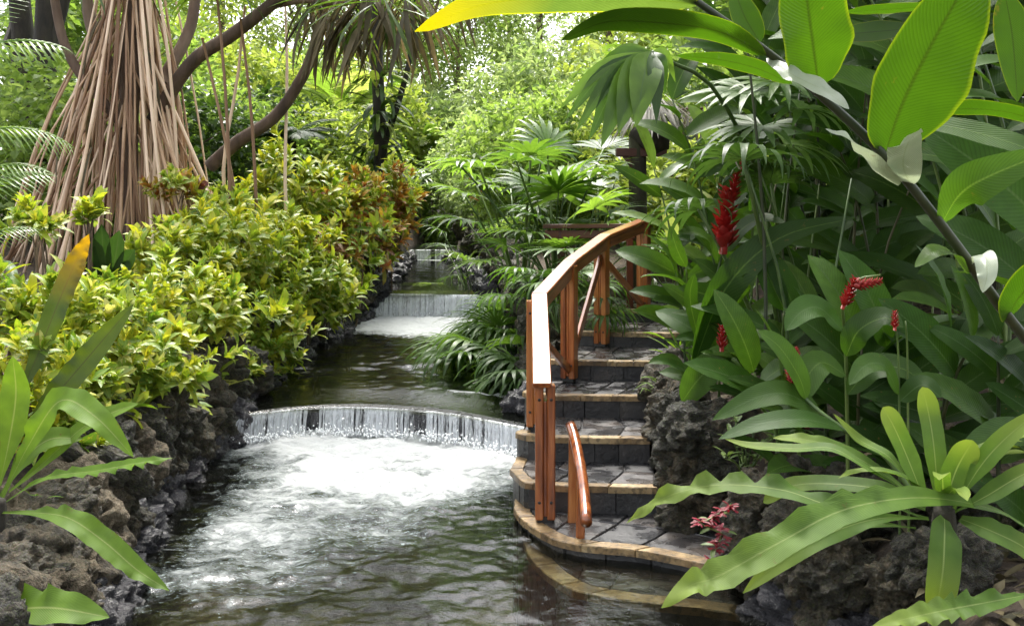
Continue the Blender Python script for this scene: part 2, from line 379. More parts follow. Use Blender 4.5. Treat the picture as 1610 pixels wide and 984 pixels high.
# ------------------------------------------------------------------ water
def water_mat(name, tint, foamcol, fscale=1.0, murk=0.15):
    m, nt = nm(name)
    out = N_(nt, 'ShaderNodeOutputMaterial')
    tc = N_(nt, 'ShaderNodeTexCoord')
    bn = N_(nt, 'ShaderNodeTexNoise', Scale=16.0, Detail=5.0, Roughness=0.6); L_(nt, tc.outputs['Object'], bn.inputs['Vector'])
    bump = N_(nt, 'ShaderNodeBump', Strength=0.35, Distance=0.012); L_(nt, bn.outputs[0], bump.inputs['Height'])
    gl = N_(nt, 'ShaderNodeBsdfGlossy', Roughness=0.06); L_(nt, bump.outputs[0], gl.inputs['Normal'])
    tp = N_(nt, 'ShaderNodeBsdfTransparent'); tp.inputs[0].default_value = (*tint, 1)
    df = N_(nt, 'ShaderNodeBsdfDiffuse'); df.inputs[0].default_value = (0.014, 0.016, 0.012, 1)
    mt = N_(nt, 'ShaderNodeMixShader'); mt.inputs[0].default_value = murk; L_(nt, tp.outputs[0], mt.inputs[1]); L_(nt, df.outputs[0], mt.inputs[2])
    fr = N_(nt, 'ShaderNodeFresnel', IOR=1.36); L_(nt, bump.outputs[0], fr.inputs['Normal'])
    mw = N_(nt, 'ShaderNodeMixShader'); L_(nt, fr.outputs[0], mw.inputs[0]); L_(nt, mt.outputs[0], mw.inputs[1]); L_(nt, gl.outputs[0], mw.inputs[2])
    # foam: broad milky water from the mesh, broken into streaks and flecks
    at = N_(nt, 'ShaderNodeAttribute', attribute_name='tint')
    wn1 = N_(nt, 'ShaderNodeTexNoise', Scale=2.4 * fscale, Detail=3.0); L_(nt, tc.outputs['Object'], wn1.inputs['Vector'])
    wv = mixc(nt, 0.18, tc.outputs['Object'], wn1.outputs['Color'], 'ADD')
    mp = N_(nt, 'ShaderNodeMapping'); mp.inputs['Scale'].default_value = (1.0, 1.7, 1.0); L_(nt, wv, mp.inputs['Vector'])
    n1 = N_(nt, 'ShaderNodeTexNoise', Scale=7.0 * fscale, Detail=8.0, Roughness=0.72); L_(nt, mp.outputs[0], n1.inputs['Vector'])
    s = math_(nt, 'ADD', math_(nt, 'MULTIPLY', at.outputs['Fac'], 1.3), math_(nt, 'MULTIPLY', math_(nt, 'SUBTRACT', n1.outputs[0], 0.5), 1.9))
    rp = ramp(nt, [(0.36, (0, 0, 0)), (.7, (.5, .5, .5)), (1.0, (1, 1, 1))]); s = math_(nt, 'MULTIPLY', s, .8); L_(nt, s, rp.inputs[0])
    n2 = N_(nt, 'ShaderNodeTexNoise', Scale=26.0 * fscale, Detail=5.0, Roughness=0.7); L_(nt, mp.outputs[0], n2.inputs['Vector'])
    s2 = math_(nt, 'ADD', math_(nt, 'MULTIPLY', math_(nt, 'MINIMUM', at.outputs['Fac'], 0.5), 0.34), n2.outputs[0])
    rp2 = ramp(nt, [(0.70, (0, 0, 0)), (0.80, (1, 1, 1))]); L_(nt, s2, rp2.inputs[0])
    f = math_(nt, 'MAXIMUM', math_(nt, 'MULTIPLY', rp.outputs[0], 0.92), rp2.outputs[0])
    fc = mixc(nt, rp.outputs[0], foamcol, (0.56, 0.585, 0.585))
    fd = N_(nt, 'ShaderNodeBsdfPrincipled', Roughness=0.35); L_(nt, fc, fd.inputs['Base Color'])
    fb = N_(nt, 'ShaderNodeBump', Strength=1.0, Distance=0.08); L_(nt, n1.outputs[0], fb.inputs['Height']); L_(nt, fb.outputs[0], fd.inputs['Normal'])
    mf = N_(nt, 'ShaderNodeMixShader'); L_(nt, f, mf.inputs[0]); L_(nt, mw.outputs[0], mf.inputs[1]); L_(nt, fd.outputs[0], mf.inputs[2])
    L_(nt, mf.outputs[0], out.inputs['Surface'])
    return m
M['water'] = water_mat('pool_water', (0.60, 0.62, 0.55), (0.20, 0.255, 0.245), 1.0, 0.08)
M['water_far'] = water_mat('calm_water', (0.36, 0.40, 0.29), (0.7, 0.74, 0.72), 0.8)
def falling_mat():
    m, nt = nm('falling_water'); out = N_(nt, 'ShaderNodeOutputMaterial')
    uv = N_(nt, 'ShaderNodeUVMap'); at = N_(nt, 'ShaderNodeAttribute', attribute_name='tint')
    pb = N_(nt, 'ShaderNodeBsdfPrincipled', Roughness=0.25); pb.inputs['Base Color'].default_value = (0.82, 0.84, 0.86, 1)
    tl = N_(nt, 'ShaderNodeBsdfTranslucent'); tl.inputs[0].default_value = (0.85, 0.88, 0.9, 1); mt = N_(nt, 'ShaderNodeMixShader'); mt.inputs[0].default_value = .45; L_(nt, pb.outputs[0], mt.inputs[1]); L_(nt, tl.outputs[0], mt.inputs[2])
    tp = N_(nt, 'ShaderNodeBsdfTransparent'); mx = N_(nt, 'ShaderNodeMixShader')
    tc = N_(nt, 'ShaderNodeTexCoord'); mp = N_(nt, 'ShaderNodeMapping'); mp.inputs['Scale'].default_value = (60, 60, 9); L_(nt, tc.outputs['Object'], mp.inputs['Vector'])
    no = N_(nt, 'ShaderNodeTexNoise', Scale=1.0, Detail=4.0); L_(nt, mp.outputs[0], no.inputs['Vector'])
    v = math_(nt, 'ADD', math_(nt, 'MULTIPLY', at.outputs['Fac'], 0.6), math_(nt, 'MULTIPLY', no.outputs[0], 0.9))
    rp = ramp(nt, [(0.54, (0.02,) * 3), (1.02, (0.95,) * 3)]); L_(nt, v, rp.inputs[0])
    L_(nt, rp.outputs[0], mx.inputs[0]); L_(nt, tp.outputs[0], mx.inputs[1]); L_(nt, mt.outputs[0], mx.inputs[2]); L_(nt, mx.outputs[0], out.inputs['Surface'])
    return m
M['fall'] = falling_mat()
m, nt = nm('white_spray'); o_ = N_(nt, 'ShaderNodeOutputMaterial'); p_ = N_(nt, 'ShaderNodeBsdfPrincipled', Roughness=0.2); p_.inputs['Base Color'].default_value = (0.85, 0.87, 0.88, 1); L_(nt, p_.outputs[0], o_.inputs[0]); M['spray'] = m

CREST1 = catmull([(-2.75, 8.70, 0), (-2.4, 8.82, 0), (-1.9, 9.12, 0), (-1.35, 9.2, 0), (-.6, 8.95, 0), (0.02, 8.42, 0), (.14, 8.28, 0)], 160)
def crest1_y(x): return np.interp(x, CREST1[:, 0], CREST1[:, 1])
def flow_noise(X, Y, sc_, s, o=4, z=0.0):
    return fbm(np.stack([X * sc_, Y * sc_, np.full_like(X, z)], -1).reshape(-1, 3), o, s).reshape(X.shape) - .5
def lower_water():
    xs = np.arange(-3.4, 2.0, .028); ys = np.arange(2.6, 9.3, .028); X, Y = np.meshgrid(xs, ys)
    dist = crest1_y(X) - Y                                    # metres downstream of the fall
    wob = flow_noise(X, Y, .9, 21, 4) * 1.5
    # plume of aerated water: wide at the fall, drifting towards the near pool
    cx = -1.15 - .06 * dist + wob * .35; hw = 1.55 - .22 * dist
    across = 1 - sstep(.45, 1.05, np.abs(X - cx) / np.maximum(hw, .1))
    along = 1 - sstep(1.4, 4.4, dist + wob * 1.3 + .45 * (X + 1.3))
    plume = across * along
    rim = (1 - sstep(.15, 1.0, dist)) * (dist > -0.1)
    foam = np.clip(plume * (1.02 + flow_noise(X, Y * 1.5, 2.2, 77, 5) * 1.3) + rim * .5, 0, 1.2)
    # swirling streaks round the edge of the plume
    ang = flow_noise(X, Y, 1.3, 31, 4); streak = np.exp(-((ang * 9 + dist * 1.1 + X * .7) % 1.0 - .5) ** 2 / .012)
    near_edge = np.exp(-((plume - .22) / .26) ** 2) * (dist > 0.3) * (1 - sstep(4.0, 4.8, dist))
    foam = np.maximum(foam, near_edge * streak * .46)
    foam = foam + .10 * sstep(0, 1, (X + 2.4)) * (1 - sstep(3.5, 6, dist)) * .5
    foam *= 1 - .65 * sstep(.0, .3, X - .05) * sstep(2.0, 2.6, dist)
    turb = np.clip(foam, 0, 1)
    Z = (flow_noise(X, Y, 5.5, 41, 4) * (.014 + .10 * turb) + flow_noise(X, Y, 1.6, 51, 3) * (.02 + .06 * turb)
         + flow_noise(X, Y * 1.4, 15.0, 61, 3) * (.012 + .035 * turb) + .05 * rim * (flow_noise(X, Y, 9, 71, 3) + .3))
    Z = Z * (.45 + .55 * (1 - sstep(.05, .3, X)))
    V = np.stack([X, Y, Z], -1).reshape(-1, 3); n = len(xs)
    i, j = np.meshgrid(np.arange(len(ys) - 1), np.arange(n - 1), indexing='ij'); a = (i * n + j).ravel()
    F = np.stack([a, a + 1, a + n + 1, a + n], 1)
    c = V[F].mean(1); keep = c[:, 1] < crest1_y(c[:, 0]) + .06
    return mesh_np('lower_pool_water', V, F[keep], M['water'], None, foam.ravel())
top('pool_water', lower_water(), kind='structure')
FALL2_Y, FALL3_Y = 16.5, 28.0
def middle_water():
    xs = np.arange(-3.1, .8, .045); t = np.linspace(0, 1, 230)
    X, Tt = np.meshgrid(xs, t); y0 = crest1_y(X) - .015; Y = y0 + (FALL2_Y + .05 - y0) * Tt ** 1.25
    up = Y - y0
    d2 = FALL2_Y - Y
    wob = flow_noise(X, Y, .8, 5, 4) * 2.0
    foam = 1.5 * (1 - sstep(.8, 3.8, d2 + wob * 1.2)) * (1 - .55 * sstep(.3, 1.1, np.abs(X + 1.3) - .35 + wob * .2))
    foam = np.maximum(foam, 1.3 * (1 - sstep(.2, 1.2, d2)))
    foam = np.maximum(foam, .32 * sstep(-.35, .7, X + 1.0 + wob * .4) * (1 - sstep(4, 7, d2)))
    # white ripple on the upstream side of the sill
    rip = np.exp(-((up - .72 + .05 * np.sin(X * 9)) / .05) ** 2) * sstep(-1.0, -.2, X + wob * .1)
    foam = np.maximum(foam, rip * 1.1)
    foam = np.maximum(foam, np.exp(-(up / .05) ** 2) * .55)
    Z = .335 + flow_noise(X, Y, 3.0, 8, 4) * .05 * sstep(.5, 1.2, up) + flow_noise(X, Y * 1.3, 9.0, 9, 3) * (.034 + .05 * np.clip(foam, 0, 1)) * sstep(.3, 1.0, up)
    Z = Z - .075 * (1 - sstep(.0, .82, up)) - .025 * (1 - sstep(0, .1, up))
    V = np.stack([X, Y, Z], -1).reshape(-1, 3); n = len(xs)
    i, j = np.meshgrid(np.arange(len(t) - 1), np.arange(n - 1), indexing='ij'); a = (i * n + j).ravel()
    F = np.stack([a, a + 1, a + n + 1, a + n], 1)
    return mesh_np('middle_pool_water', V, F, M['water_far'], None, foam.ravel())
top('pool_water', middle_water(), kind='structure')
def flat_water(name, x0, x1, y0, y1, z, seed, fall_y=None):
    xs = np.linspace(x0, x1, 70); ys = np.linspace(y0, y1, 110); X, Y = np.meshgrid(xs, ys)
    foam = .8 * (1 - sstep(.1, 1.0, Y - y0)) * .35 + (0 if fall_y is None else .9 * (1 - sstep(.1, .9, fall_y - Y)))
    Z = z + flow_noise(X, Y, 2.2, seed, 4) * .05
    Z -= .05 * (1 - sstep(0, .5, Y - y0))
    V = np.stack([X, Y, Z], -1).reshape(-1, 3); n = len(xs)
    i, j = np.meshgrid(np.arange(len(ys) - 1), np.arange(n - 1), indexing='ij'); a = (i * n + j).ravel()
    return top('pool_water', mesh_np(name, V, np.stack([a, a + 1, a + n + 1, a + n], 1), M['water_far'], None, foam.ravel()), kind='structure')
flat_water('upper_pool_water', -3.1, .4, FALL2_Y - .02, FALL3_Y + .1, .72, 81, FALL3_Y)
flat_water('top_pool_water', -3.3, -1.2, FALL3_Y - .02, 33, 1.02, 91)

def weir(crest, z0, z1, thick, nseg, label):
    """a stone sill in blocks along the crest line"""
    w = thing('stone_weir', label, 'weir', (float(crest[len(crest) // 2][0]), float(crest[len(crest) // 2][1]), z0))
    idx = np.linspace(0, len(crest) - 1, nseg + 1).astype(int)
    for a, b in zip(idx[:-1], idx[1:]):
        p, q = crest[a], crest[b]; g = (q - p) * .012
        h = z1 - .012 * random.random(); f = .02 * random.random()
        pts = [p + g + (0, f, 0), q - g + (0, f, 0), q - g + (0, thick, 0), p + g + (0, thick, 0)]
        V = [(x, y, z0) for x, y, _ in pts] + [(x, y, h) for x, y, _ in pts]
        mb = MB(); mb.add(V, [(0, 1, 5, 4), (1, 2, 6, 5), (2, 3, 7, 6), (3, 0, 4, 7), (4, 5, 6, 7), (3, 2, 1, 0)])
        part('stone_block', mb.mesh('weir_block', M['lava_wet'], False), w)
    return w
weir(CREST1 + (0, .035, 0), -.8, .205, .72, 11, 'low curved stone weir under the wide cascade beside the stairs')
CREST2 = np.stack([np.linspace(-2.5, .1, 60), FALL2_Y + .08 * np.sin(np.linspace(0, 6, 60)), np.zeros(60)], 1)
CREST3 = np.stack([np.linspace(-3.0, -1.5, 30), np.full(30, FALL3_Y), np.zeros(30)], 1)
weir(CREST2 + (0, .05, 0), -.4, .62, .5, 9, 'straight stone weir across the stream under the second cascade')
weir(CREST3 + (0, .05, 0), .1, .93, .5, 5, 'narrow stone weir under the farthest small cascade')
def cascade(crest, ztop, zbot, n, wmin, wmax, throw, label, sheet=True, gaps=0.0):
    mb = MB(); L = len(crest); hgt = ztop - zbot
    v = np.linspace(0, 1, 7)
    def col(p, out, w, tint, jit):
        t = v; P = np.stack([p[0] + jit * t, p[1] + .02 - out * np.sqrt(t) * (0.6 + .4 * t) , ztop - hgt * t ** 1.5], 1)
        V, F, UV = ribbon(P, np.full(7, w) * (1 + .25 * np.sin(t * 9 + jit * 90)), (0, -1, 0.2), 1, 0.0)
        mb.add(V, F, UV, tint)
    for k in range(n):
        u = random.random() * (L - 1); i = int(u); p = crest[i] + (crest[min(i + 1, L - 1)] - crest[i]) * (u - i)
        dens = vnoise(np.array([[p[0] * 5, p[1], 0.3]]), 4)[0]
        if dens < gaps: continue
        col(p, throw * random.uniform(.5, 1.25), random.uniform(wmin, wmax), np.clip(random.gauss(.2 + .7 * dens, .3), 0, 1), random.uniform(-.01, .01))
    if sheet:     # the thin continuous film behind the strands
        X = []; T = []; cr = crest; nv = 6
        for p in cr:
            d_ = vnoise(np.array([[p[0] * 9, 0, 0]]), 6)[0]
            for t in np.linspace(0, 1, nv):
                X.append((p[0], p[1] + .025 - throw * .35 * math.sqrt(t) * (.6 + .6 * d_), ztop - .005 - hgt * t ** 1.4)); T.append(.05 * d_ + .05 * t)
        F = [(i * nv + j, (i + 1) * nv + j, (i + 1) * nv + j + 1, i * nv + j + 1) for i in range(len(cr) - 1) for j in range(nv - 1)]
        mb.add(X, F, None, np.array(T))
    return top('cascade', mb.mesh('cascade', M['fall']), kind='structure')
cascade(CREST1[8:-4], .245, .0, 620, .004, .014, .095, '', gaps=.2)
cascade(CREST2, .68, .28, 460, .008, .03, .12, '', gaps=.18)
cascade(CREST3[4:-3], .99, .72, 70, .012, .04, .10, '', gaps=.3)
# spray thrown up along the foot of the cascades
ico = bmesh.new(); bmesh.ops.create_icosphere(ico, subdivisions=1, radius=1); ico.verts.ensure_lookup_table()
IV = np.array([v.co[:] for v in ico.verts]); IF = np.array([[l.vert.index for l in f.loops] + [f.loops[2].vert.index] for f in ico.faces]); ico.free()
mb = MB()
for cr, zb, n, sp in ((CREST1[8:-6], .02, 1300, 1.0), (CREST2, .32, 160, 1.0)):
    for k in range(n):
        p = cr[random.randrange(len(cr))]; r = random.uniform(.003, .011)
        mb.add(IV * (r, r, r * random.uniform(.8, 1.6)) + (p[0] + random.gauss(0, .03), p[1] - .08 - abs(random.gauss(0, .07)), zb + abs(random.gauss(0, .045))), IF)
top('spray_droplets', mb.mesh('spray_droplets', M['spray']), 'white spray droplets along the foot of the cascades', 'spray', 'stuff')

# ------------------------------------------------------------------ stairs
stair = thing('stone_staircase', 'wet dark stone staircase with tan edged steps climbing from the pool', 'staircase', (.5, 6.3, 0))
def poly_eval(P, u):
    P = np.asarray(P, float); s = np.concatenate([[0], np.cumsum(np.linalg.norm(np.diff(P, axis=0), axis=1))]); s /= s[-1]
    return np.array([np.interp(u, s, P[:, 0]), np.interp(u, s, P[:, 1])])
def prism(pts, z0, z1, mat, name, parent, bev=0.0, tilt=0.0):
    """a slab over a plan polygon, its upper edge eased"""
    pts = np.array(pts, float); n = len(pts); c = pts.mean(0)
    d = pts - c; ln = np.linalg.norm(d, axis=1)[:, None] + 1e-9
    ins = c + d * np.maximum(0.2, 1 - bev / ln)
    tz = np.array([tilt * (random.random() - .5) for _ in range(n)])
    V = [(x, y, z0) for x, y in pts] + [(x, y, z1 - bev + t) for (x, y), t in zip(pts, tz)] + [(x, y, z1 + t) for (x, y), t in zip(ins, tz)]
    faces = []
    for l in (0, 1):
        for j in range(n): faces.append((l * n + j, l * n + (j + 1) % n, (l + 1) * n + (j + 1) % n, (l + 1) * n + j))
    me = bpy.data.meshes.new(name); me.from_pydata(V, [], faces + [tuple(range(2 * n, 3 * n))]); me.update(); me.materials.append(mat)
    bm = bmesh.new(); bm.from_mesh(me); bmesh.ops.recalc_face_normals(bm, faces=bm.faces); bm.to_mesh(me); bm.free()
    return part(name, me, parent)
def inset_line(P, d):
    P = np.asarray(P, float); T = np.gradient(P, axis=0); T /= np.linalg.norm(T, axis=1)[:, None]
    return P + np.stack([-T[:, 1], T[:, 0]], 1) * d
def make_step(front, back, z, zdown, riser_n, cols, nos_w=.075, rows=1, nmat='nosing', nos_n=4):
    """front and back: plan polylines, going from the stream side to the planter side"""
    st = bpy.data.objects.new('step', None); link(st, stair, Matrix.Translation((float(front[0][0]), float(front[0][1]), z)))
    us = np.linspace(0, 1, 33); Fp = np.array([poly_eval(front, u) for u in us]); Bp = np.array([poly_eval(back, u) for u in us])
    nin = inset_line(Fp, nos_w); ncore = inset_line(Fp, .016)
    core = np.vstack([ncore, Bp[::-1]]); mb = MB(); n = len(core)
    V = [(x, y, zdown) for x, y in core] + [(x, y, z - .014) for x, y in core]
    Fc = [(j, (j + 1) % n, n + (j + 1) % n, n + j) for j in range(n)]
    k = len(us)
    for j in range(k - 1): Fc.append((n + j, n + j + 1, n + (n - 2 - j), n + (n - 1 - j)))
    mb.add(V, Fc); part('mortar_core', mb.mesh('mortar_core', M['mortar'], False), st)
    cuts = np.linspace(0, 1, nos_n + 1); cuts[1:-1] += rng.uniform(-.06, .06, nos_n - 1)
    for a, b in zip(cuts[:-1], cuts[1:]):
        uu = np.linspace(a + .002, b - .002, 9)
        out = np.array([poly_eval(inset_line(Fp, -.014), u) for u in uu]); inn = np.array([poly_eval(nin, u) for u in uu])
        out = out + rng.normal(0, .0025, out.shape)
        prism(np.vstack([out, inn[::-1]]), z - .040, z + .002, M[nmat], 'nosing', st, .006)
    cuts = np.linspace(0, 1, riser_n + 1); cuts[1:-1] += rng.uniform(-.05, .05, riser_n - 1)
    for a, b in zip(cuts[:-1], cuts[1:]):
        uu = np.linspace(a + .003, b - .003, 7); o = rng.uniform(.0, .008)
        out = np.array([poly_eval(inset_line(Fp, .0 + o), u) for u in uu]); inn = np.array([poly_eval(inset_line(Fp, .05), u) for u in uu])
        prism(np.vstack([out, inn[::-1]]), zdown, z - .042, M['riser'], 'riser_stone', st, .004)
    # irregular flagstones
    J = lambda: random.uniform(-.28, .28)
    gu = {}
    for r in range(rows + 1):
        for c in range(cols + 1):
            u = c / cols + (J() / cols if 0 < c < cols else 0); v = r / rows + (J() / rows * .7 if 0 < r < rows else 0)
            gu[r, c] = (u, v)
    def at(u, v):
        f = poly_eval(nin, u); b = poly_eval(Bp, u); return f + (b - f) * v
    for r in range(rows):
        for c in range(cols):
            q = [gu[r, c], gu[r, c + 1], gu[r + 1, c + 1], gu[r + 1, c]]
            pl = []
            for i in range(4):
                (u0, v0), (u1, v1) = q[i], q[(i + 1) % 4]
                for t in (0, .5): pl.append(at(u0 + (u1 - u0) * t, v0 + (v1 - v0) * t) + rng.normal(0, .006, 2) * (t > 0))
            pl = np.array(pl); cc = pl.mean(0); pl = cc + (pl - cc) * .955
            prism(pl, z - .03, z - .002, M['slate'], 'flagstone', st, .005, .005)
    return st
S1 = [(0.05, 7.0), (0.03, 6.75), (0.06, 6.45), (0.24, 6.05), (0.45, 5.90), (0.71, 5.83), (1.06, 5.60), (1.32, 5.34)]
S0 = [(0.08, 6.8), (0.09, 6.4), (0.14, 6.0), (0.33, 5.58), (0.65, 5.40), (0.97, 5.31), (1.28, 5.17), (1.5, 5.0)]
S1c = catmull([(x, y, 0) for x, y in S1], 40)[:, :2]; S0c = catmull([(x, y, 0) for x, y in S0], 40)[:, :2]
SB = [(0.16, 7.0), (0.22, 6.72), (0.6, 6.62), (0.93, 6.58), (1.3, 6.4), (1.6, 6.0)]
make_step(S0c, [(x + .28 * (x < .5) + .1, y + .42) for x, y in S1], -.055, -.75, 7, 7, .11, 1, 'nosing', 7)
make_step(S1c, SB, .075, -.75, 7, 6, .085, 2, 'nosing', 7)
for i in range(2, 9):
    l, r, z = STEPS[i]
    zb = STEPS[i - 1][2] if i > 2 else .075
    fl = [l, tuple(np.array(l) * .75 + np.array(r) * .25 + (0, -.03)), tuple(np.array(l) * .3 + np.array(r) * .7 + (0, -.02)), r]
    if i < 8: bl, br, _ = STEPS[i + 1]; back = [(bl[0], bl[1] + .06), (br[0] + .02, br[1] + .06)]
    else: back = [(1.75, 13.2), (2.9, 12.6)]
    if i <= 4: fl = [(l[0] + .02, l[1] + .5 * (i == 2) + .2), (l[0] - .03, l[1] + .22 * (i == 2) + .1), (l[0] + .05, l[1] + .0)] + fl[1:]
    make_step(fl, back, z, zb - (.8 if i < 5 else .35), 5, 4 if i % 2 else 5, .07, 1 + (i in (2, 3, 5, 8)))

# ------------------------------------------------------------------ hand rails
def board(p, q, w, t, side, name, parent, mat='wood', bev=.006):
    """a plank from p to q, w wide along side, t thick; its length runs along local z so that the grain follows it"""
    p, q = Vector(p), Vector(q); z = (q - p).normalized(); x = (Vector(side) - z * Vector(side).dot(z)).normalized(); y = z.cross(x)
    mb = MB(); mb.add(*box((0, 0, 0), w, t, (q - p).length, None, min(bev, t * .3)))
    Mx = Matrix((x, y, z)).transposed().to_4x4(); Mx.translation = (p + q) / 2
    return part(name, mb.mesh(name, M[mat], False), parent, Mx)
rail = thing('wooden_handrail', 'tall varnished reddish wooden handrail with paired posts curving up the stairs', 'handrail', (.19, 6.33, .08))
RP = [W(852, 600, 6.33), W(848, 464, 7.55), W(897, 411, 8.6), W(951, 371, 9.55), W(1016, 345, 10.6)]
for i in range(4):
    d = (RP[i + 1] - RP[i]); sd = Vector((d.y, -d.x, 0)).normalized(); nrm = d.normalized().cross(sd)
    if nrm.z < 0: nrm = -nrm
    e0 = -.05 if i == 0 else .002; dn = d.normalized()
    board(RP[i] + dn * e0, RP[i + 1] - dn * .002, .118, .034, sd, 'top_board', rail)
    for s in (-1, 1):
        board(RP[i] + dn * .01 + sd * s * .036 - nrm * .066, RP[i + 1] - dn * .01 + sd * s * .036 - nrm * .066, .022, .088, sd, 'side_board', rail)
posts = []
for (bx, by, d, topz, rot) in ((857, 822, 6.36, RP[0].z - .02, 0), (841, 676, 7.45, RP[1].z - .03, 0), (895, 600, 8.5, RP[2].z - .03, .45), (946, 545, 9.5, RP[3].z - .03, .55), (1012, 497, 10.5, RP[4].z - .03, .55)):
    b = W(bx, by, d); ax = Vector((math.cos(rot), -math.sin(rot), 0)); posts.append((b, ax, topz))
    for s in (-1, 1):
        board(b + ax * s * .037 + Vector((0, 0, .03)), Vector((b.x, b.y, topz)) + ax * s * .037, .05, .092, ax, 'post', rail)
    board(b + Vector((0, 0, .05)), Vector((b.x, b.y, topz - .10)), .026, .080, ax, 'spacer', rail)
    board(b, b + Vector((0, 0, .05)), .10, .06, ax, 'post_shoe', rail, 'iron', .003)
def lerp_post(i, z, s=0): b, ax, t = posts[i]; return Vector((b.x, b.y, b.z + z)) + ax * s
for a, za, b, zb in ((1, .72, 2, .10), (2, .12, 3, .86), (3, .84, 4, .10)):
    board(lerp_post(a, za), lerp_post(b, zb), .034, .07, posts[a][1], 'brace', rail)
for b_, ax, tz in posts:
    for zz in (b_.z + .14, tz - .09):
        for s in (-1, 1):
            p = Vector((b_.x, b_.y, zz)) + ax * s * .037; n_ = Vector((-ax.y, ax.x, 0)); n_ = n_ if n_.y < 0 else -n_
            mb = MB(); mb.add(*tube(np.array([tuple(n_ * .040), tuple(n_ * .050)]), [.010, .009], 8)); part('bolt', mb.mesh('bolt', M['iron']), rail, Matrix.Translation(p))
far = thing('landing_rail', 'dark horizontal timber rail running left behind the palms from the stair top', 'rail', W(925, 480, 11.3))
far['label'] = 'dark horizontal timber rail behind the palms at the stair head'
p0, p1 = W(858, 356, 11.6), W(1000, 355, 10.8)
board(p0, p1, .05, .10, (0, 0, 1), 'top_board', far, 'wood_dark'); board(p0 + Vector((0, .03, -.09)), p1 + Vector((0, .03, -.09)), .09, .04, (0, 0, 1), 'side_board', far, 'wood_dark')
for px, d in ((882, 11.5), (990, 10.9)):
    b = W(px, 470, d); b.z = .85; board(b, Vector((b.x, b.y, p0.z - .06)), .07, .09, (1, 0, 0), 'post', far, 'wood_dark')
grab = thing('grab_rail', 'short curved wooden grab rail standing in the water at the stair foot', 'handrail', W(905, 900, 5.9))
gp = catmull([W(897, 668, 6.45), W(904, 690, 6.33), W(913, 735, 6.1), W(919, 780, 5.92), W(922, 822, 5.72)], 18)
mb = MB(); mb.add(*tube(gp, .033, 12)); part('rail_tube', mb.mesh('rail_tube', M['wood']), grab)
for (tx, ty, td, bx_, by_, bd) in ((901, 688, 6.36, 901, 868, 6.2), (914, 745, 6.06, 908, 905, 5.9)):
    a = W(tx, ty, td); b = W(bx_, by_, bd); b = Vector((a.x - .01, a.y, -.10))
    board(b, a, .052, .052, (1, 0, 0), 'post', grab)
# ------------------------------------------------------------------ rocks
def rock_mesh(name, seed, pits, rough, mat, sub=4):
    bm = bmesh.new(); bmesh.ops.create_icosphere(bm, subdivisions=sub, radius=1)
    P = np.array([v.co[:] for v in bm.verts]); n = len(P)
    r = .70 + .6 * fbm(P * 1.1 + seed * 7.1, 3, seed) + rough * (fbm(P * 3.0 + seed, 5, seed + 3) - .5) - .30 * np.abs(fbm(P * 4.2 + seed * 3, 4, seed + 9) - .5)
    rg = np.random.default_rng(seed)
    for k in range(pits):
        c = rg.normal(size=3); c /= np.linalg.norm(c); rad = rg.uniform(.10, .30) if pits < 20 else rg.uniform(.11, .22); dd = np.linalg.norm(P - c, axis=1)
        r -= (rg.uniform(.12, .3) if pits < 20 else rg.uniform(.22, .42)) * np.exp(-(dd / rad) ** 4)
    P = P * r[:, None]
    for v, p in zip(bm.verts, P): v.co = p
    for f in bm.faces: f.smooth = True
    me = bpy.data.meshes.new(name); bm.to_mesh(me); bm.free(); me.materials.append(mat)
    return me
ROCK = [rock_mesh('lava_stone', s, 9, .95, M['lava'], 5) for s in range(1, 6)]
ROCKT = [rock_mesh('pitted_stone', s + 20, 34, .35, M['lava_tan'], 5) for s in range(3)]
def rock(parent, p, s, kind='lava', flat=.8):
    me = random.choice(ROCKT if kind == 'lava_tan' else ROCK)
    if kind == 'lava_wet': me = with_mat(me, M['lava_wet'])
    q = Quaternion((random.gauss(0, 1), random.gauss(0, 1), random.gauss(0, 1), random.gauss(0, 1))).normalized()
    S = Matrix.Diagonal((s * random.uniform(.85, 1.25), s * random.uniform(.85, 1.2), s * flat * random.uniform(.85, 1.2), 1))
    part('stone', me, parent, Matrix.Translation(Vector(p)) @ S @ q.to_matrix().to_4x4())
def bank_wall(label, y0, y1, step, side, rows, water_z, s0, tan=0.0, dx=0.05, topz=None):
    xs = LBX if side < 0 else RBX
    w = thing('lava_rock_wall', label, 'rock wall', (float(np.interp((y0 + y1) / 2, *xs)), (y0 + y1) / 2, water_z))
    y = y0
    while y < y1:
        bx = float(np.interp(y, *xs)); gz = float(ground_z(np.array([bx + side * .5]), np.array([y]))[0]) if topz is None else topz
        for r in range(rows):
            t = r / max(1, rows - 1); z = water_z - .03 + (gz - .05 - water_z) * t
            s = s0 * random.uniform(.8, 1.25)
            kind = 'lava_wet' if r == 0 else ('lava_tan' if random.random() < tan else 'lava')
            rock(w, (bx + side * (dx + .22 * t) + random.uniform(-.05, .05), y + random.uniform(-.1, .1), z), s, kind)
        y += step * random.uniform(.8, 1.2)
    return w
tuff = bank_wall('pitted tan and brown lava rock bank below the fern fronds', 3.9, 6.0, .25, -1, 4, 0, .19, .6)
for px, py, dd, s_ in ((30, 868, 5.25, .27), (105, 892, 5.3, .24), (60, 945, 5.0, .25), (0, 930, 4.9, .28), (130, 838, 5.5, .2), (-40, 850, 5.2, .26)):
    rock(tuff, W(px, py, dd), s_, 'lava_tan', .9)
bank_wall('dark lava rock bank beside the foaming pool', 6.1, 8.9, .3, -1, 4, 0, .23, .12)
bank_wall('wet lava rock bank under the yellow croton hedge', 9.0, 16.4, .36, -1, 3, .3, .26, .06)
bank_wall('mossy rocks edging the upper pool below the red crotons', 16.6, 28, .6, -1, 2, .72, .3)
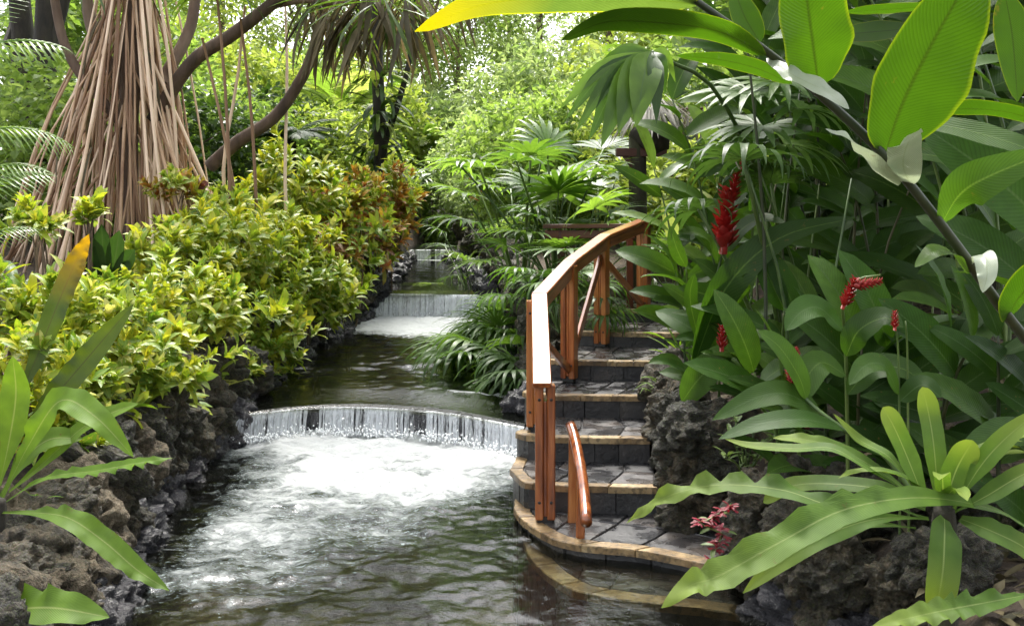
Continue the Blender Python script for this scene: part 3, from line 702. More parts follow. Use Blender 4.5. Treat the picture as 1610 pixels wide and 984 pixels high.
bank_wall('low rocks under the drooping palms on the stream edge', 9.0, 16.4, .4, 1, 2, .3, .22)
bank_wall('mossy rocks beside the upper pool across from the crotons', 16.7, 28, .6, 1, 2, .72, .3)
w = thing('lava_rock_planter', 'rough brown lava rock planter wall beside the stair steps', 'planter', (1.1, 7.2, .3))
for y in np.arange(6.35, 8.5, .21):
    bx = float(np.interp(y, [6.3, 7.0, 7.9, 8.5], [1.08, 1.12, 1.18, 1.42]))
    zt = float(np.interp(y, [6.3, 6.8, 7.6, 8.5], [.62, .74, .78, .85])); zb = float(np.interp(y, [6.3, 6.7, 7.4, 8.1, 8.6], [.08, .25, .42, .6, .75]))
    for z in np.arange(zb, zt + .01, .17): rock(w, (bx + random.uniform(-.03, .06) + .05 * z, y, z - .05), .17 * random.uniform(.85, 1.2), 'lava')
for x in np.arange(1.15, 2.3, .2):
    for z in np.arange(.1, .68, .18): rock(w, (x, 6.32 - .12 * (x - 1.1) + random.uniform(-.04, .04), z), .18 * random.uniform(.85, 1.2), 'lava')
w = thing('lava_rock_wall', 'brown lava rock wall at the water edge under the strap leaved fern', 'rock wall', (1.8, 4.9, 0))
for x in np.arange(1.34, 2.9, .2):
    for z in np.arange(-.05, .6, .19):
        rock(w, (x + random.uniform(-.05, .05), 5.35 - .42 * (x - 1.3) + z * .25 + random.uniform(-.05, .05), z), .17 * random.uniform(.8, 1.3), 'lava' if z > .05 else 'lava_wet')

for k in range(26):
    t = random.random(); z = random.uniform(-.05, .5)
    rock(w, (1.36 + .62 * t + random.uniform(-.04, .04), 5.12 - .85 * t + z * .3 + random.uniform(-.05, .05), z), .15 * random.uniform(.8, 1.3), 'lava' if z > .05 else 'lava_wet')
# ------------------------------------------------------------------ leaf materials
M['croton'] = leaf_mat('yellow_croton_leaf', [(.42, .46, .035), (.24, .36, .03), (.62, .55, .06), (.34, .44, .04), (.52, .50, .04), (.16, .28, .03), (.62, .58, .24)], .38, (1.25, 1.2, .6), .32, rib=(.6, .52, .10), blotch=((.14, .27, .03), .10, 26.0))
M['croton_green'] = leaf_mat('green_croton_leaf', [(.18, .32, .03), (.34, .42, .05), (.12, .23, .025), (.28, .38, .04), (.56, .54, .16)], .38, (1.3, 1.25, .6), .32, rib=(.45, .42, .10), blotch=((.38, .36, .05), .12, 26.0))
M['croton_red'] = leaf_mat('red_croton_leaf', [(.42, .12, .03), (.22, .28, .04), (.55, .30, .06), (.14, .035, .03), (.58, .48, .07), (.30, .08, .04), (.48, .38, .22)], .35, (1.3, 1.0, .6), .32, rib=(.5, .2, .06), blotch=((.42, .33, .05), .12, 20.0))
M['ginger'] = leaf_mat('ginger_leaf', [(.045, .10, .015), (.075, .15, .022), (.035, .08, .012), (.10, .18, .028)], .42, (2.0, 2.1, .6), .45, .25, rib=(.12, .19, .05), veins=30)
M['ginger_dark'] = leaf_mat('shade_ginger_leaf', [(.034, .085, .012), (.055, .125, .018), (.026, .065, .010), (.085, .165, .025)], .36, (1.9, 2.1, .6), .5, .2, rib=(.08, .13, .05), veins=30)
M['ginger_big'] = leaf_mat('broad_ginger_leaf', [(.044, .092, .006), (.055, .11, .007), (.038, .082, .006)], .62, (1.05, 1.25, .35), .33, rib=(.025, .04, .006), veins=46, edge=(.13, .16, .012))
M['ginger_tip'] = leaf_mat('yellow_tipped_ginger_leaf', [(.055, .11, .007)], .62, (1.15, 1.25, .35), .33, rib=(.07, .11, .01), veins=46, edge=(.42, .42, .03), tipcol=(.34, .26, .006))
M['ginger_glare'] = leaf_mat('painted_glare_ginger_leaf', [(.52, .58, .42), (.60, .66, .50)], .35, (1.1, 1.1, .9), .28, .9, rib=(.35, .4, .25), veins=40)  # near-white stops stand in for sky glare on green leaves
M['fern'] = leaf_mat('birds_nest_fern_leaf', [(.15, .28, .025), (.21, .34, .035), (.12, .22, .02)], .45, (1.5, 1.5, .6), .5, .25, rib=(.32, .36, .13), veins=60)
M['fern_pale'] = leaf_mat('pale_strap_fern_leaf', [(.12, .22, .03), (.16, .27, .045), (.09, .17, .022)], .42, (1.5, 1.5, .7), .5, .25, rib=(.30, .36, .13), veins=60, tipcol=(.22, .29, .05))
M['fern_olive'] = leaf_mat('olive_fern_leaf', [(.085, .13, .015), (.11, .15, .02)], .4, (1.5, 1.4, .5), .5, rib=(.05, .05, .02), veins=50)
M['fern_old'] = leaf_mat('ageing_fern_leaf', [(.075, .12, .015), (.10, .14, .015)], .4, (1.5, 1.4, .5), .4, rib=(.06, .05, .02), veins=50, tipcol=(.45, .25, .015))
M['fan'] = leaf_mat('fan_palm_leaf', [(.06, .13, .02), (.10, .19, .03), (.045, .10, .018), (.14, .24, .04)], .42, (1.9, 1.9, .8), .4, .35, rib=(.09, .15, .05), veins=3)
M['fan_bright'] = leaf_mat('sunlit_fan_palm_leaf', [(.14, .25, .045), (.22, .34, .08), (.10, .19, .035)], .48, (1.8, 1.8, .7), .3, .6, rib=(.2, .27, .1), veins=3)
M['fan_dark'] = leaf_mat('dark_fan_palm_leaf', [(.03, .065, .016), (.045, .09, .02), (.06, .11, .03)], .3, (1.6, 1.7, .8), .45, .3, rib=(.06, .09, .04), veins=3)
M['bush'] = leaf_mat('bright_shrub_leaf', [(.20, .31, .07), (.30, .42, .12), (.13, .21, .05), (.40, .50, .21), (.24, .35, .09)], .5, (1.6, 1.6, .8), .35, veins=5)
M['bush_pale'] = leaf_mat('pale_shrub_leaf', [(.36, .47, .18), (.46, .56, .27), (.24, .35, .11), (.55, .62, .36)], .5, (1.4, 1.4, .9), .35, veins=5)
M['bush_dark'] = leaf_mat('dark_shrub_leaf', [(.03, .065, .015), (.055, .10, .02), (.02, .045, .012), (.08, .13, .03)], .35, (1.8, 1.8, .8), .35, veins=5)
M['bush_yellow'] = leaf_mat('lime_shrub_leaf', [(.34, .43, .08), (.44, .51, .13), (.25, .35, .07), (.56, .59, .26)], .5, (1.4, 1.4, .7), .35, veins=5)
M['cordyline'] = leaf_mat('cordyline_leaf', [(.38, .06, .03), (.25, .09, .03), (.45, .20, .10), (.16, .14, .03)], .45, (1.4, 1.0, .7), .35, veins=5)
M['dead'] = leaf_mat('dry_brown_leaf', [(.10, .075, .04), (.20, .15, .08), (.06, .045, .03), (.27, .2, .11)], .25, (1.3, 1.2, 1.0), .6, .3, veins=3)
M['thatch'] = leaf_mat('grey_dry_thatch', [(.28, .25, .21), (.4, .37, .32), (.18, .155, .13), (.5, .47, .42)], .2, (1.1, 1.1, 1.0), .6, .3, veins=3)
M['pandan'] = leaf_mat('pandanus_leaf', [(.06, .11, .02), (.10, .16, .03), (.04, .08, .02)], .4, (1.8, 1.8, .7), .35, veins=3)
M['bract'] = leaf_mat('red_ginger_bract', [(.42, .010, .018), (.28, .006, .012), (.50, .05, .05), (.36, .009, .018)], .3, (1.3, .6, .6), .35, veins=4)
M['magenta'] = leaf_mat('magenta_petal', [(.34, .003, .035), (.22, .002, .022), (.42, .008, .06)], .3, (1.3, .5, .7), .4, veins=4)
M['herb'] = leaf_mat('pale_herb_leaf', [(.20, .29, .10), (.28, .38, .14), (.14, .22, .06)], .4, (1.4, 1.4, .8), .35, rib=(.35, .4, .2), veins=8)

# ------------------------------------------------------------------ leaf shapes (base at origin, along +Y, upper face +Z)
def arc_path(n, a0, droop, L=1.0, pw=1.0):
    s = np.linspace(0, 1, n); a = a0 - droop * s ** pw; ds = L / (n - 1)
    y = np.concatenate([[0], np.cumsum(np.cos(a[:-1]) * ds)]); z = np.concatenate([[0], np.cumsum(np.sin(a[:-1]) * ds)])
    return np.stack([np.zeros(n), y, z], 1)
def blade(name, kind, hw, n=9, droop=.8, a0=.3, fold=.2, wave=.0, wf=6, nc=2, p0=0.0, bend=0.0, cup=0.0):
    P = arc_path(n, a0, droop); P[:, 0] += bend * np.linspace(0, 1, n) ** 2
    mb = MB(); V, F, UV = ribbon(P, hw * profile(kind, n, p0), (0, 0, 1), nc, fold, wave, wf, random.random() * 6, cup); mb.add(V, F, UV, 0.0)
    return mb.mesh(name)
def place(me, mat, parent, name, pos, d, up=(0, 0, 1), s=1.0, kind=None):
    y = Vector(d).normalized(); z = Vector(up) - y * Vector(up).dot(y)
    if z.length < 1e-4: z = Vector((1, 0, 0)) - y * y.x
    z.normalize(); x = y.cross(z)
    Mx = Matrix((x, y, z)).transposed().to_4x4() @ Matrix.Diagonal((s, s, s, 1) if np.isscalar(s) else (*s, 1)); Mx.translation = Vector(pos)
    return part(name, with_mat(me, mat), parent, Mx, kind)
GING = [blade('ginger_leaf', 'oval', random.uniform(.135, .18), 10, random.uniform(.5, 1.3), .3, .22, .06, 4, 2, .03, random.uniform(-.1, .1)) for _ in range(6)]
STRAP = [blade('strap_leaf', 'strap', random.uniform(.05, .07), 11, random.uniform(.9, 1.9), .5, .3, .18, 6, 2, .4, random.uniform(-.1, .1)) for _ in range(5)]
GRASSY = [blade('narrow_leaf', 'finger', .03, 8, random.uniform(.8, 2.0), .4, .3, 0, 1, 1, .4, random.uniform(-.1, .1)) for _ in range(5)]
LANCE = [blade('lance_leaf', 'lance', .13, 7, random.uniform(.5, 1.2), .3, .25, .05, 3, 1, .02, random.uniform(-.1, .1)) for _ in range(4)]
mb = MB(); mb.add(*tube(arc_path(7, .1, .25), np.linspace(.011, .007, 7), 5)); PETI = mb.mesh('petiole')

def xleaf(parent, name, pts, hw, kind='oval', mat='ginger', up=(0, -.5, 1), wave=0.0, wf=6, n=16, fold=.15, nc=2, p0=.03, cup=0.0, label=None):
    """one leaf laid through points of the place; hw is its half width in metres"""
    P = catmull([W(*p) for p in pts], n); c = P[0].copy()
    mb = MB(); V, F, UV = ribbon(P - c, hw * profile(kind, n, p0), up, nc, fold, wave, wf, random.random() * 6, cup)
    mb.add(V, F, UV, random.random())
    o = part(name, mb.mesh(name, M[mat]), parent, Matrix.Translation(Vector(c)))
    if label: o['label'] = label
    return o
def xtube(parent, name, pts, r0, r1, mat, k=7, n=14):
    P = catmull(pts, n); c = P[0].copy(); mb = MB(); mb.add(*tube(P - c, np.linspace(r0, r1, n), k))
    return part(name, mb.mesh(name, M[mat]), parent, Matrix.Translation(Vector(c)))
def rvec(s=1.0): return Vector((random.gauss(0, s), random.gauss(0, s), random.gauss(0, s)))
def gz(x, y): return float(ground_z(np.array([x]), np.array([y]))[0])

# ------------------------------------------------------------------ crotons
def rosette(name, n, L, hw, seed):
    random.seed(seed); mb = MB()
    for k in range(n):
        t = k / (n - 1); a = k * 2.4 + random.uniform(-.3, .3); el = R(8 + 68 * t + random.uniform(-12, 12)); l = L * random.uniform(.55, 1.3) * (1 - .3 * t)
        P = arc_path(5, .25, random.uniform(.3, 1.5), l); V, F, UV = ribbon(P, hw * random.uniform(.8, 1.2) * profile('oval', 5, .12), (0, 0, 1), 1, .3)
        q = Matrix.Rotation(a, 3, 'Z') @ Matrix.Rotation(el, 3, 'X'); V = V @ np.array(q).T + (0, 0, .09 * t - .05)
        mb.add(V, F, UV, random.random() * .55)
    return mb.mesh(name)
ROS = [rosette('leaf_rosette', 10 + i % 4, .20, .027, 100 + i) for i in range(8)]
ROSL = [rosette('leaf_rosette', 9 + i % 3, .21, .036, 200 + i) for i in range(4)]
random.seed(11)
def croton(label, px, py, d, r, n, mat, s=1.0, ros=ROS, flat=.85, group='croton shrubs along the stream bank', name='croton_shrub'):
    c = W(px, py, d); g = gz(c.x, c.y); base = Vector((c.x, c.y, g))
    t = thing(name, label, 'shrub', base, group)
    for k in range(5):
        e = c + Vector((random.uniform(-.5, .5) * r, random.uniform(-.4, .4) * r, r * flat * random.uniform(-.1, .5)))
        m_ = (base + e) / 2 + rvec(.06); xtube(t, 'stem', [base + rvec(.05) * .5, m_, e], .018, .006, 'bark', 5, 6)
    for k in range(int(n * 1.55)):
        for _ in range(20):
            v = rvec(); v.normalize()
            if v.z > -.55 and (v.y < .55 or random.random() < .25): break
        rr = r * (random.uniform(.62, 1.0) if random.random() < .8 else random.uniform(.3, .6)) * (1 + .3 * math.sin(3 * v.x + 5 * v.z + px)) * random.choice([1, 1, 1, 1.18])
        p = c + Vector((v.x * rr * 1.08, v.y * rr, v.z * rr * flat))
        if p.z < gz(p.x, p.y) + .05 and p.x < -2.6: p.z = gz(p.x, p.y) + .08
        ax = (v * .8 + Vector((0, 0, .75)) + rvec(.22)).normalized()
        z = ax; x = Vector((random.gauss(0, 1), random.gauss(0, 1), random.gauss(0, 1))); x = (x - z * x.dot(z)).normalized(); y = z.cross(x)
        Mx = Matrix((x, y, z)).transposed().to_4x4() @ Matrix.Diagonal((*[s * random.choice([random.uniform(.6, .95), random.uniform(.85, 1.3)])] * 3, 1)); Mx.translation = p
        mm = mat if isinstance(mat, str) else random.choice(mat)
        part('leaf_rosette', with_mat(random.choice(ros if random.random() < .75 else ROSL), M[mm]), t, Mx)
Y, G, RD = 'croton', 'croton_green', 'croton_red'
croton('tall bright yellow croton peaking above the hedge beside the red crotons', 457, 312, 13.2, .56, 66, [Y, Y, Y, G], 1.1, flat=1.15)
croton('yellow green croton below the tallest yellow peak of the hedge', 425, 392, 12.0, .62, 60, [Y, Y, G], 1.05)
croton('yellow croton with orange flecked top in front of the stilt roots', 352, 358, 11.6, .62, 62, [Y, Y, Y, G], 1.1)
croton('dense yellow green croton in the middle of the hedge', 330, 425, 10.4, .68, 72, [Y, Y, G], 1.05)
croton('lime yellow croton at the hedge end nearest the stilt root base', 262, 425, 9.8, .48, 44, [Y, Y, G], 1.05)
croton('light yellow croton low in the hedge above the dark rock bank', 300, 492, 9.0, .50, 52, [Y, G, Y], 1.0)
croton('green and yellow croton spreading over the rock bank', 392, 482, 10.6, .58, 56, [Y, G, G], 1.0)
croton('green leaved croton overhanging the middle pool', 462, 462, 12.0, .55, 52, [G, G, Y], 1.0)
croton('small green croton hanging over the pool edge at the hedge tip', 500, 488, 13.0, .40, 32, [G, G, G, Y], 1.1)
croton('low green croton trailing down the rocks above the weir', 405, 545, 10.2, .42, 34, [G, G, Y], .95)
croton('sparse pale croton trailing over the dark rock bank', 322, 568, 9.2, .40, 32, [G, Y, G], .95)
croton('yellow croton beside the ageing orange tipped frond', 215, 500, 8.0, .42, 40, [Y, Y, G], .95)
croton('mixed yellow croton above the arching fern fronds', 225, 575, 7.6, .44, 44, [Y, G, Y], .9)
croton('lime croton sprawling behind the brown tipped frond', 140, 548, 6.9, .42, 40, [Y, G], .85)
croton('bright lime croton at the picture edge above the bank ferns', 30, 590, 6.0, .36, 34, [Y, Y, G], .85)
croton('lime and cream croton filling the bank behind the brown tipped frond', 95, 505, 7.4, .36, 34, [Y, G, Y], .9)
croton('pale yellow croton at the picture edge below the feather fronds', 15, 500, 7.0, .32, 28, [Y, G], .9)
croton('fresh green croton between the fern fronds and the hedge', 120, 630, 6.4, .30, 26, [G, Y], .8)
croton('small yellow croton spilling down the dark bank beside the foam', 262, 618, 8.2, .26, 22, [G, Y], .9)
croton('lime croton spray hanging low over the near bank rocks', 178, 655, 7.1, .26, 22, [Y, G], .85)
croton('green croton spray hanging down just upstream of the weir', 352, 600, 9.3, .26, 20, [G, G, Y], .9)
croton('short green croton drooping beside the weir end', 418, 578, 10.5, .24, 18, [G, Y], .9)
croton('fresh lime croton spray behind the arching lime frond', 75, 690, 6.0, .22, 18, [G, Y], .8)
croton('yellow croton shoot standing alone before the stilt roots', 140, 345, 8.4, .10, 5, [Y], .9)
croton('small yellow croton by the slender palm leaflets', 55, 360, 7.6, .16, 10, [Y, G], .9)
croton('bronze topped croton seedling below the stilt roots', 275, 300, 11.2, .22, 13, [RD, G], .9)
croton('orange and red croton with yellow top at the bend of the stream', 548, 330, 15.0, .52, 54, [RD, RD, G, Y], 1.15, flat=1.1)
croton('red and yellow croton standing tallest over the upper pool', 606, 325, 17.2, .50, 50, [RD, G, Y, RD], 1.2, flat=1.3)
croton('dark red croton low beside the second cascade', 575, 385, 16.6, .55, 50, [RD, RD, G], 1.1)
croton('maroon and green croton between the yellow hedge and the second cascade', 515, 395, 14.6, .55, 48, [RD, G, RD], 1.1)
croton('green croton with broad drooping leaves over the second cascade', 522, 440, 15.4, .42, 34, [G, G], 1.1, ROSL)

# ------------------------------------------------------------------ pandanus with stilt roots
PX, PY_ = W(205, 0, 12).x, 12.0
pand = thing('pandanus_tree', 'pandanus tree with a tent of pale brown stilt roots behind the crotons', 'tree', (PX, PY_, gz(PX, PY_)))
xtube(pand, 'trunk', [Vector((PX, PY_, 1.7)), Vector((PX - .02, PY_, 3.2)), Vector((PX + .05, PY_ + .1, 5.0)), Vector((PX - .1, PY_, 7.0))], .10, .16, 'bark')
for k in range(150):
    a = random.uniform(0, 2 * math.pi); rad = random.uniform(.3, 1.75); z0 = random.uniform(2.7, 5.0) if random.random() < .75 else random.uniform(4.5, 6.2)
    a2 = a + random.gauss(0, .42); e = Vector((PX + math.cos(a2) * rad * 1.0, PY_ + math.sin(a2) * rad * .8, 0)); e.z = gz(e.x, e.y) - .05
    r0_ = random.uniform(.10, .3); st = Vector((PX + math.cos(a) * r0_, PY_ + math.sin(a) * r0_, z0)); mid = st.lerp(e, .5) + Vector((math.cos(a), math.sin(a), 0)) * random.uniform(-.04, .2) + rvec(.06)
    xtube(pand, 'stilt_root', [st, mid, e], random.choice([.008, .011, .014, .019]), random.choice([.011, .015, .019, .026]), 'root', 6, 8)
for (x0, y0, x1, y1, d) in ((378, 30, 402, 300, 11.6), (447, -30, 448, 268, 12.3), (385, 10, 352, 250, 11.8), (340, -20, 362, 320, 11.4), (318, 60, 372, 330, 11.5)):
    xtube(pand, 'aerial_root', [W(x0, y0, d), W((x0 + x1) / 2 + 4, (y0 + y1) / 2, d), W(x1, y1, d), W(x1 + 4, y1 + 120, d)], .014, .024, 'root', 6, 8)
br = [([(240, 190, 12), (300, 100, 11.9), (365, 55, 11.8), (430, 5, 11.7), (500, -50, 11.6)], .085, .07), ([(330, 262, 12.3), (375, 222, 12.2), (425, 190, 12.2), (458, 150, 12.2), (488, 95, 12.1), (505, 40, 12.0), (512, -40, 12)], .085, .055),
      ([(430, 8, 11.8), (480, 0, 11.7), (540, 5, 11.6), (590, -20, 11.5)], .05, .04), ([(205, 150, 12), (150, 60, 12.1), (130, -40, 12.2)], .08, .07), ([(255, 130, 12.2), (300, 40, 12.5), (310, -60, 12.6)], .08, .06), ([(195, 200, 11.9), (110, 90, 11.8), (80, -30, 11.7)], .06, .05)]
for pts, r0, r1 in br: xtube(pand, 'branch', [W(*p) for p in pts], r0, r1, 'bark', 9, 18)
HANG = [blade('hanging_leaf', 'finger', .032, 8, random.uniform(.2, .7), .2, .5, .1, 3, 1, .5, random.uniform(-.15, .15)) for _ in range(4)]
for (hx, hy, d, n, mt, L, sp) in ((520, 20, 11.6, 34, 'dead', .85, .25), (585, -5, 11.4, 40, 'dead', 1.0, .3), (640, 5, 11.2, 34, 'dead', .85, .3), (545, -5, 11.6, 26, 'pandan', .7, .2), (600, 10, 11.0, 26, 'pandan', .75, .25), (490, 5, 11.8, 16, 'dead', .6, .15), (700, -20, 11.4, 14, 'dead', .7, .35)):
    c = W(hx, hy, d)
    for k in range(n):
        a = random.uniform(0, 6.28); dirv = Vector((math.cos(a) * .55, math.sin(a) * .4, -1 if mt == 'dead' else random.uniform(-.9, .25)))
        place(random.choice(HANG), M[mt], pand, 'dead_leaf' if mt == 'dead' else 'leaf', c + Vector((math.cos(a) * sp * random.random(), math.sin(a) * sp * random.random(), random.uniform(-.1, .15))), dirv, (math.cos(a), math.sin(a), .6), L * random.uniform(.6, 1.2))
for k in range(16):      # dry leaf strips caught among the roots
    a = random.uniform(0, 6.28); z = random.uniform(2.6, 4.8); rr = .12 + (4.9 - z) * .28
    place(random.choice(HANG), M['dead'], pand, 'dead_leaf', (PX + math.cos(a) * rr, PY_ - abs(math.sin(a)) * rr, z), (math.cos(a) * .3, math.sin(a) * .3, -1), (math.cos(a), math.sin(a), .4), random.uniform(.5, 1.2))
for (hx, hy, d, n) in ((345, -10, 11.5, 22), (395, -25, 11.7, 16), (200, -60, 12, 20), (110, -20, 11.8, 14)):
    c = W(hx, hy, d)
    for k in range(n):
        a = random.uniform(0, 6.28); place(random.choice(GRASSY), M['pandan'], pand, 'leaf', c, (math.cos(a), math.sin(a), random.uniform(-.5, .7)), (0, 0, 1), random.uniform(.6, 1.0))
# ------------------------------------------------------------------ palms
def fan_mesh(name, nf, spread, split, droop, wmul=1.0, pleat=.10, n=8, tipvar=.12):
    """pleated fan leaf: fingers joined to `split` of their length, tips hanging"""
    mb = MB(); da = spread / nf
    for k in range(nf):
        a = -spread / 2 + da * (k + .5); L = (.82 + .18 * math.cos(a * .7)) * random.uniform(1 - tipvar, 1 + tipvar)
        P = arc_path(n, .22, droop * random.uniform(.75, 1.3), L, 1.5)
        r = np.linspace(0, 1, n) * L; hw = np.minimum(r, split) * math.tan(da / 2) * 1.03 * wmul
        hw = np.where(r > split, hw * np.maximum(.02, 1 - ((r - split) / (L - split)) ** 1.8), hw); hw = np.maximum(hw, .003)
        V, F, UV = ribbon(P, hw, (0, 0, 1), 1, 0.0)
        V[:, 2] += pleat * np.abs(UV[:, 0] - .5) * 2 * np.repeat(hw, 3) * 1.4
        c, s = math.cos(a), math.sin(a); X = V[:, 0] * c + V[:, 1] * s; Yv = -V[:, 0] * s + V[:, 1] * c
        mb.add(np.stack([X, Yv, V[:, 2] + .02 * math.cos(2 * a)], 1), F, UV, random.random() * .18)
    return mb.mesh(name)
random.seed(21)
FANB = [fan_mesh('fan_leaf', 15, R(250), .42, random.uniform(.5, 1.1)) for _ in range(4)]         # broad fingers
FAND = [fan_mesh('fan_leaf', 14, R(220), .35, random.uniform(1.3, 2.1)) for _ in range(4)]        # drooping
FANN = [fan_mesh('fan_leaf', 13, R(200), .16, random.uniform(.9, 1.7), 1.15) for _ in range(4)]   # deeply cut, lady palm
def frond_mesh(name, pairs, Ll, hw, droop, ld):
    n = 16; P = arc_path(n, .5, droop); mb = MB(); mb.add(*tube(P, np.linspace(.012, .003, n), 4), 0.0)
    T, S, N = frames(P, (0, 0, 1))
    for k in range(pairs):
        t = .12 + .87 * k / pairs; i = min(n - 2, int(t * (n - 1))); f = t * (n - 1) - i; p = P[i] * (1 - f) + P[i + 1] * f
        l = Ll * math.sin(math.pi * (.15 + .8 * t)) * random.uniform(.9, 1.1)
        for s in (-1, 1):
            d = S[i] * s * .8 + T[i] * .6 + N[i] * .15; d /= np.linalg.norm(d)
            st = np.linspace(0, 1, 5)[:, None]; Q = p + d * st * l + np.array([0, 0, -1]) * ld * l * st ** 2
            V, F, UV = ribbon(Q, hw * profile('finger', 5, .3), N[i], 1, .2); mb.add(V, F, UV, random.random() * .2)
    return mb.mesh(name)
FROND = [frond_mesh('frond', 30, .34, .014, random.uniform(1.0, 1.7), .45) for _ in range(4)]
FRONDS = [frond_mesh('frond', 17, .30, .010, random.uniform(1.0, 1.6), .8) for _ in range(3)]
def fan_palm(label, base, n, plen, size, fans, mats, tilt=(.1, 1.1), group=None, name='fan_palm', az=None, cat='palm', stem=0.0, lift=.0, droopdir=.35):
    t = thing(name, label, cat, base, group); base = Vector(base)
    if stem:
        xtube(t, 'stem', [base - Vector((0, 0, .1)), base + Vector((.02, 0, stem * .5)), base + Vector((0, 0, stem))], .05, .04, 'bark_dark', 7, 6); base = base + Vector((0, 0, stem))
    for k in range(n):
        a = (k * 2.4 + random.uniform(-.4, .4)) if az is None else random.uniform(*az)
        e = random.uniform(*tilt); l = plen * random.uniform(.65, 1.15)
        d = Vector((math.cos(a) * math.cos(e), math.sin(a) * math.cos(e), math.sin(e)))
        o = place(PETI, M['cane'], t, 'petiole', base, d, (0, 0, 1), (1, l, l) if False else l)
        hub = MW[o.name] @ Vector(tuple(arc_path(7, .1, .25)[-1]))
        ld = Vector((d.x, d.y, d.z * .5 - droopdir)).normalized()
        place(random.choice(fans), M[random.choice(mats)], t, 'fan_leaf', hub, ld, Vector((0, 0, 1)) + rvec(.12), size * random.uniform(.75, 1.15))
    return t
def at_ground(px, d, dz=0.0):
    x = (px - CX) / FPX * d; return Vector((x, d, gz(x, d) + dz))
# fan palms between the stream and the stairs
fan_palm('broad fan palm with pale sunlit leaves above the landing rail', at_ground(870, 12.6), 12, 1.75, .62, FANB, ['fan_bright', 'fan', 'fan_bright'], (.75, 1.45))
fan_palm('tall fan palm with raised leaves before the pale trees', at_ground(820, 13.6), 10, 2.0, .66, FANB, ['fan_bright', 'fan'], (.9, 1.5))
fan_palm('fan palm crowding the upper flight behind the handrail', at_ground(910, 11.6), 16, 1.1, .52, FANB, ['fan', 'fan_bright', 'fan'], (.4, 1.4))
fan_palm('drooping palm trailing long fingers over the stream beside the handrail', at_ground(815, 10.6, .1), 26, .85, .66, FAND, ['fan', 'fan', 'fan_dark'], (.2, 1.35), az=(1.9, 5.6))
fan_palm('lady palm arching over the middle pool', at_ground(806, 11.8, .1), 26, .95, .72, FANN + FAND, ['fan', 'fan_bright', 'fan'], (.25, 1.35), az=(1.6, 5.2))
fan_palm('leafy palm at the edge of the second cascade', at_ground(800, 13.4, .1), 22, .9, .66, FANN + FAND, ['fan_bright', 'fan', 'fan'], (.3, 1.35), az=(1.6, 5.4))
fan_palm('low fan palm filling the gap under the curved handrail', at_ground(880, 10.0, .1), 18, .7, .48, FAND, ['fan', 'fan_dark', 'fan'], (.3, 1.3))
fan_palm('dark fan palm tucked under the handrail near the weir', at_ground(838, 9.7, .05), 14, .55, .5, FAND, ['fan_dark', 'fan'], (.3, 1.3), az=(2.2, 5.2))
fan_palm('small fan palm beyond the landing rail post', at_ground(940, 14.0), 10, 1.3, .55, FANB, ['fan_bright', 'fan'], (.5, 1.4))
fan_palm('bright fan palm on the bank above the upper pool', at_ground(752, 17.5), 12, 1.5, .75, FANN, ['fan_bright', 'bush', 'fan'], (.5, 1.4))
# the single big hanging fan leaf above the stairs and its plant
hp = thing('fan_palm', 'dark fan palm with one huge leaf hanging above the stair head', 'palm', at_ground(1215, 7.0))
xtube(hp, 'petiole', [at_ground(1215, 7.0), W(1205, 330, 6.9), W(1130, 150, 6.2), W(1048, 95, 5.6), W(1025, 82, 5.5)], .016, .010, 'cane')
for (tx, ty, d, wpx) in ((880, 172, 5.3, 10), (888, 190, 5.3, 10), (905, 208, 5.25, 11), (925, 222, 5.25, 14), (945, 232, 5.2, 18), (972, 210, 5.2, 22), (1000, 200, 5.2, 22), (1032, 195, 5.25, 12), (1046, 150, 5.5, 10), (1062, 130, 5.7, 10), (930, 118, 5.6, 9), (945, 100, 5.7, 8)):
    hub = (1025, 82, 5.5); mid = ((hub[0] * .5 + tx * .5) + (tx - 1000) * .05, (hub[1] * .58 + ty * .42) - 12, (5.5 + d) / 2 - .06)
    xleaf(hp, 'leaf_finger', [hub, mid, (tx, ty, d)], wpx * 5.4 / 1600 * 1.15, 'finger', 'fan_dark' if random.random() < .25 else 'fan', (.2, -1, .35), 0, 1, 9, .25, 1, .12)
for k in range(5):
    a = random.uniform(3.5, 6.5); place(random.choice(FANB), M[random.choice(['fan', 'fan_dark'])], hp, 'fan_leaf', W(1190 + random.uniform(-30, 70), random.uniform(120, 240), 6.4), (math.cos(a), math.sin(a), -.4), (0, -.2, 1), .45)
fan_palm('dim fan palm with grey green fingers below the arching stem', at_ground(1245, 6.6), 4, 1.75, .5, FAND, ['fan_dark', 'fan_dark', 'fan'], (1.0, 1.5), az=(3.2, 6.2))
# slender fronds at the picture edge
fp = thing('feather_palm', 'slender feather palm with pale fronds reaching in at the picture edge', 'palm', at_ground(-120, 6.2))
xtube(fp, 'stem', [at_ground(-120, 6.2), W(-110, 300, 6.3), W(-90, 140, 6.2)], .05, .035, 'bark')
for (px, py, d, ux, uz, s) in ((-90, 120, 6.2, 1.0, .25, .85), (-70, 230, 6.0, .9, .15, .7), (-60, 300, 6.0, 1.0, .35, .6), (-80, 350, 5.9, .9, .6, .7), (-100, 150, 6.3, .5, .9, .9), (-60, 410, 6.0, .8, .5, .5), (-90, 90, 6.2, .4, .4, 1.0)):
    place(random.choice(FRONDS), M['fan_bright'], fp, 'frond', W(px, py, d), (ux, random.uniform(-.3, .3), uz), (0, -.4, 1), s)
cyc = thing('cycad', 'dark cycad with drooping grey green fronds below the leaning branch', 'cycad', at_ground(455, 17.0))
xtube(cyc, 'trunk', [at_ground(455, 17.0, -.1), W(455, 330, 17), W(455, 222, 17)], .14, .12, 'bark_dark')
